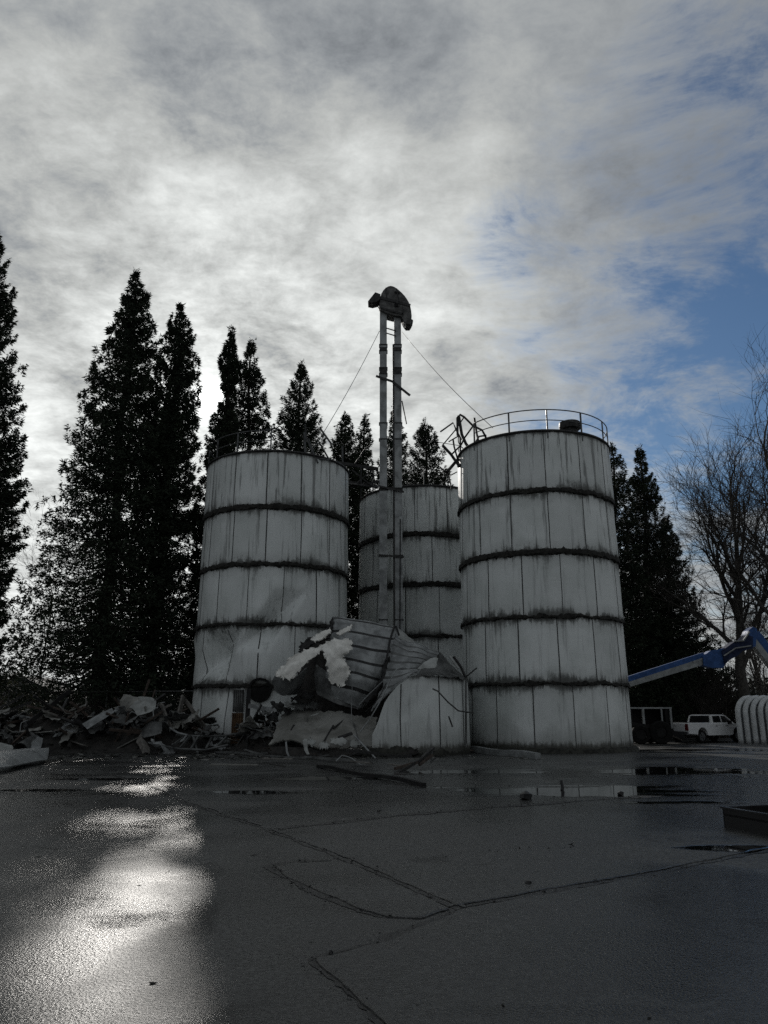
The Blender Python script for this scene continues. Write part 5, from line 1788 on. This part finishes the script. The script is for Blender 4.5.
# dark open cab machine beside the silo
MY = 44.5
mp = at(653, 742, MY)
mach = thing('utility_machine', 'black open cab machine with a pale roof frame beside the railed silo', 'machine', (mp.x, MY, 0))
zt = at(650, 708, MY).z
xa, xb = at(630, 720, MY).x, at(671, 720, MY).x
b = MB()
b.box(((xa + xb) / 2, MY + .6, zt), (xb - xa + .1, 1.5, 0.09))
b.build('roof', M['lift_grey'], mach)
for px, w, m in ((643, 0.12, 'lift_grey'), (661.5, 0.08, 'lift_grey'), (670.5, 0.10, 'lift_grey'), (631, 0.1, 'black')):
    for dy in (-0.1, 1.25):
        b = MB()
        x = at(px, 720, MY).x
        b.box((x, MY + dy, zt / 2 + 0.4), (w, w, zt - 0.85))
        b.build('post', M[m], mach)
b = MB()
b.box(((xa + xb) / 2, MY + .6, 0.80), (xb - xa + 0.05, 1.3, 0.5))
b.box(((xa + xb) / 2 + 0.5, MY + 1.15, 1.4), (1.2, 0.12, 0.9))
b.bar((xa - 0.4, MY - .3, 1.15), (xb - 0.4, MY - .35, 0.75), 0.14, 0.2)
b.bar((xb - 0.3, MY - .2, 0.7), (xb + 0.5, MY - .2, 0.3), 0.5, 0.25)
b.box((xb - 0.12, MY + 0.5, 1.2), (0.4, 1.1, 1.5))
b.box(((xa + xb) / 2 - .1, MY + 1.2, 1.4), (1.7, 0.08, 1.0))
b.build('chassis', M['black'], mach)
for (x, r_) in ((at(660, 735, MY - .3).x, 0.62), (at(638, 735, MY).x, 0.5)):
    for dy in (-0.42, 1.45):
        b = MB()
        n = 24
        pr = [(0.3, 0), (r_ * 0.92, 0.0), (r_, 0.06), (r_, 0.3), (r_ * .92, 0.36), (0.3, 0.36)]
        for (q, w_) in pr:
            b.v += [(x + q * math.cos(2 * math.pi * i / n) * (1 + 0.03 * (i % 2)), MY + dy + w_ - .18, r_ + q * math.sin(2 * math.pi * i / n)) for i in range(n)]
        for m in range(len(pr) - 1):
            b.f += [(m * n + i, m * n + (i + 1) % n, (m + 1) * n + (i + 1) % n, (m + 1) * n + i) for i in range(n)]
        b.m = [0] * len(b.f)
        w = b.build('wheel', M['rubber'], mach, smooth=True)
        b = MB()
        b.prism([(x + 0.28 * math.cos(2 * math.pi * i / 16), MY + dy - .15, r_ + 0.28 * math.sin(2 * math.pi * i / 16)) for i in range(16)], (0, 0.25, 0))
        b.build('rim', M['black'], w)
b = MB()
lp_ = at(648, 737, MY - .5)
b.tube([lp_ + Vector((0, 0.05, 0)), lp_ - Vector((0, .08, 0))], 0.09, 10)
b.build('work_lamp', M['pale_tin'], mach)

# white ribbed hut: arched ribs with shade between them painted on the skin
UY = 46.0
u0 = at(745.5, 742, UY)
uh = at(742, 697.5, UY).z
hut = thing('ribbed_hut', 'white arched hut with fat ribs at the right edge', 'hut', (u0.x, UY, 0))
ux = Vector((0.97, -0.24, 0)).normalized()
uy = Vector((0.86, 0.5, 0)).normalized()
prof = []
for i in range(25):
    t = i / 24
    if t < 0.3:
        prof.append((0.0, uh * 0.66 * t / 0.3))
    elif t < 0.7:
        a = math.pi * (t - 0.3) / 0.4
        prof.append((1.15 - 1.15 * math.cos(a), uh * 0.66 + uh * 0.34 * math.sin(a)))
    else:
        prof.append((2.3, uh * 0.66 * (1 - (t - 0.7) / 0.3)))
base = Vector((u0.x - 0.25, UY, 0))
for k in range(13):
    b = MB()
    o = base + ux * (0.40 * k)
    b.tube([o + uy * s_ + Vector((0, 0, z)) for s_, z in prof], 0.15, 10)
    b.build('rib', M['hut'], hut, smooth='all')
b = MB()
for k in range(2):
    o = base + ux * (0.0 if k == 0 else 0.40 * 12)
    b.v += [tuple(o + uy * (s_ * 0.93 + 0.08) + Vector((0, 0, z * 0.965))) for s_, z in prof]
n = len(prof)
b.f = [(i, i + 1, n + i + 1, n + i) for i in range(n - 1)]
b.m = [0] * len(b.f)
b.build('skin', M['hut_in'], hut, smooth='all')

# blue articulated boom lift
o5 = lambda x, y, Y: at(620 + x / 5.19, 600 + y / 5.19, Y)
LY = 41.0
lift = thing('boom_lift', 'blue and grey articulated boom lift reaching in from the right', 'boom lift', (at(860, 742, LY).x, LY, 0))


def beam_q(p, q, h0, h1, dep, mat, name, parent=None):
    b = MB()
    p, q = Vector(p), Vector(q)
    d = (q - p).normalized()
    u = Vector((-d.z, 0, d.x))
    if u.z < 0:
        u = -u
    b.prism([p - u * h0 / 2, q - u * h1 / 2, q + u * h1 / 2, p + u * h0 / 2], (0, dep, 0))
    return b.build(name, M[mat], parent or lift)


kx = 1 / 5.19 * LY / FPX * 1.02
beam_q(o5(-150, 470, LY), o5(440, 290, LY), 22 * kx, 36 * kx, 0.35, 'blue', 'upper_boom')
beam_q(o5(-150, 500, LY - .06), o5(440, 316, LY - .06), 20 * kx, 32 * kx, 0.45, 'lift_grey', 'lower_boom')
beam_q(o5(380, 322, LY - .1), o5(530, 268, LY - .1), 9 * kx, 9 * kx, 0.05, 'lift_grey', 'guide_rail')
b = MB()
b.prism([o5(x, y, LY - .2) for x, y in ((432, 292), (470, 262), (560, 246), (600, 232), (600, 262), (535, 352), (480, 352), (436, 340))], (0, 0.6, 0))
b.build('knuckle', M['blue'], lift)
b = MB()
b.prism([o5(x, y, LY - .3) for x, y in ((530, 262), (600, 212), (640, 205), (660, 180), (690, 190), (690, 250), (640, 262), (610, 290), (570, 310), (545, 335))], (0, 0.75, 0))
b.build('hose_cover', M['navy'], lift)
b = MB()
b.tube([o5(590, 215, LY - .35), o5(640, 212, LY - .35), o5(672, 165, LY - .35)], 0.045, 6)
b.tube([o5(540, 290, LY - .35), o5(600, 250, LY - .38), o5(680, 238, LY - .35)], 0.04, 6)
b.build('hose', M['lift_grey'], lift)
b = MB()
b.prism([o5(x, y, LY - .25) for x, y in ((668, 158), (690, 138), (712, 150), (705, 240), (650, 262), (640, 225))], (0, 0.7, 0))
b.build('elbow', M['blue'], lift)
e0, e1 = o5(706, 172, LY), o5(1180, 760, LY)
beam_q(e0, e1, 40 * kx, 40 * kx, 0.4, 'blue', 'riser')
e0, e1 = o5(684, 196, LY - .1), o5(1150, 790, LY - .1)
beam_q(e0, e1, 30 * kx, 30 * kx, 0.45, 'lift_grey', 'riser_link')
# chassis out to the right
cxx = at(860, 742, LY).x
b = MB()
b.box((cxx, LY + .2, 0.85), (2.6, 2.2, 0.5))
b.box((cxx - .1, LY + .2, 1.35), (2.2, 1.8, 0.7))
b.build('chassis', M['blue'], lift)
for dx in (-1, 1):
    for dy in (-1, 1.4):
        b = MB()
        b.tube([(cxx + dx, LY + dy - .15, 0.5), (cxx + dx, LY + dy + .2, 0.5)], 0.5, 20)
        b.build('wheel', M['rubber'], lift, smooth=True)
# basket end, hidden by the silo from the front
bk = o5(-150, 485, LY)
b = MB()
b.box((bk.x - .5, LY + .15, bk.z - .5), (0.9, 1.4, 0.08))
for dx in (-.42, .42):
    for dy in (-.6, .6):
        b.box((bk.x - .5 + dx, LY + .15 + dy, bk.z), (0.05, 0.05, 1.0))
for z in (-.05, .5):
    for dy in (-.6, .6):
        b.box((bk.x - .5, LY + .15 + dy, bk.z + z), (0.9, 0.045, 0.045))
b.box((bk.x - .1, LY + .15, bk.z - .2), (0.4, 0.3, 0.5))
b.build('basket', M['lift_grey'], lift)

# low black steel trough in the right foreground
p0, p1 = gr(724.5, 828), gr(768, 836.5)
d = (p1 - p0).normalized()
nrm = Vector((-d.y, d.x, 0))
if nrm.y < 0:
    nrm = -nrm
p1 = p0 + d * 3.2
tro = thing('steel_trough', 'low black steel trough on the wet asphalt at the right', 'trough', p0)
hh = 0.27
wd_ = 1.1
b = MB()
q0, q1 = p0 + nrm * wd_, p1 + nrm * wd_
for a_, c_ in ((p0, p1), (p1, q1), (q1, q0), (q0, p0)):
    m_ = (a_ + c_) / 2
    dd = (c_ - a_)
    L = dd.length
    dd.normalize()
    nn_ = Vector((-dd.y, dd.x, 0))
    b.prism([a_, c_, c_ + nn_ * 0.03, a_ + nn_ * 0.03], (0, 0, hh))
b.prism([p0 + Vector((0, 0, .17)), p1 + Vector((0, 0, .17)), q1 + Vector((0, 0, .17)), q0 + Vector((0, 0, .17))], (0, 0, 0.03))
b.build('side_plate', M['black_box'], tro)
b = MB()
for a_, c_ in ((p0, p1), (q1, q0), (q0, p0)):
    b.bar(a_ + Vector((0, 0, hh + .012)), c_ + Vector((0, 0, hh + .012)), 0.08, 0.024)
b.build('rim', M['black_box'], tro)
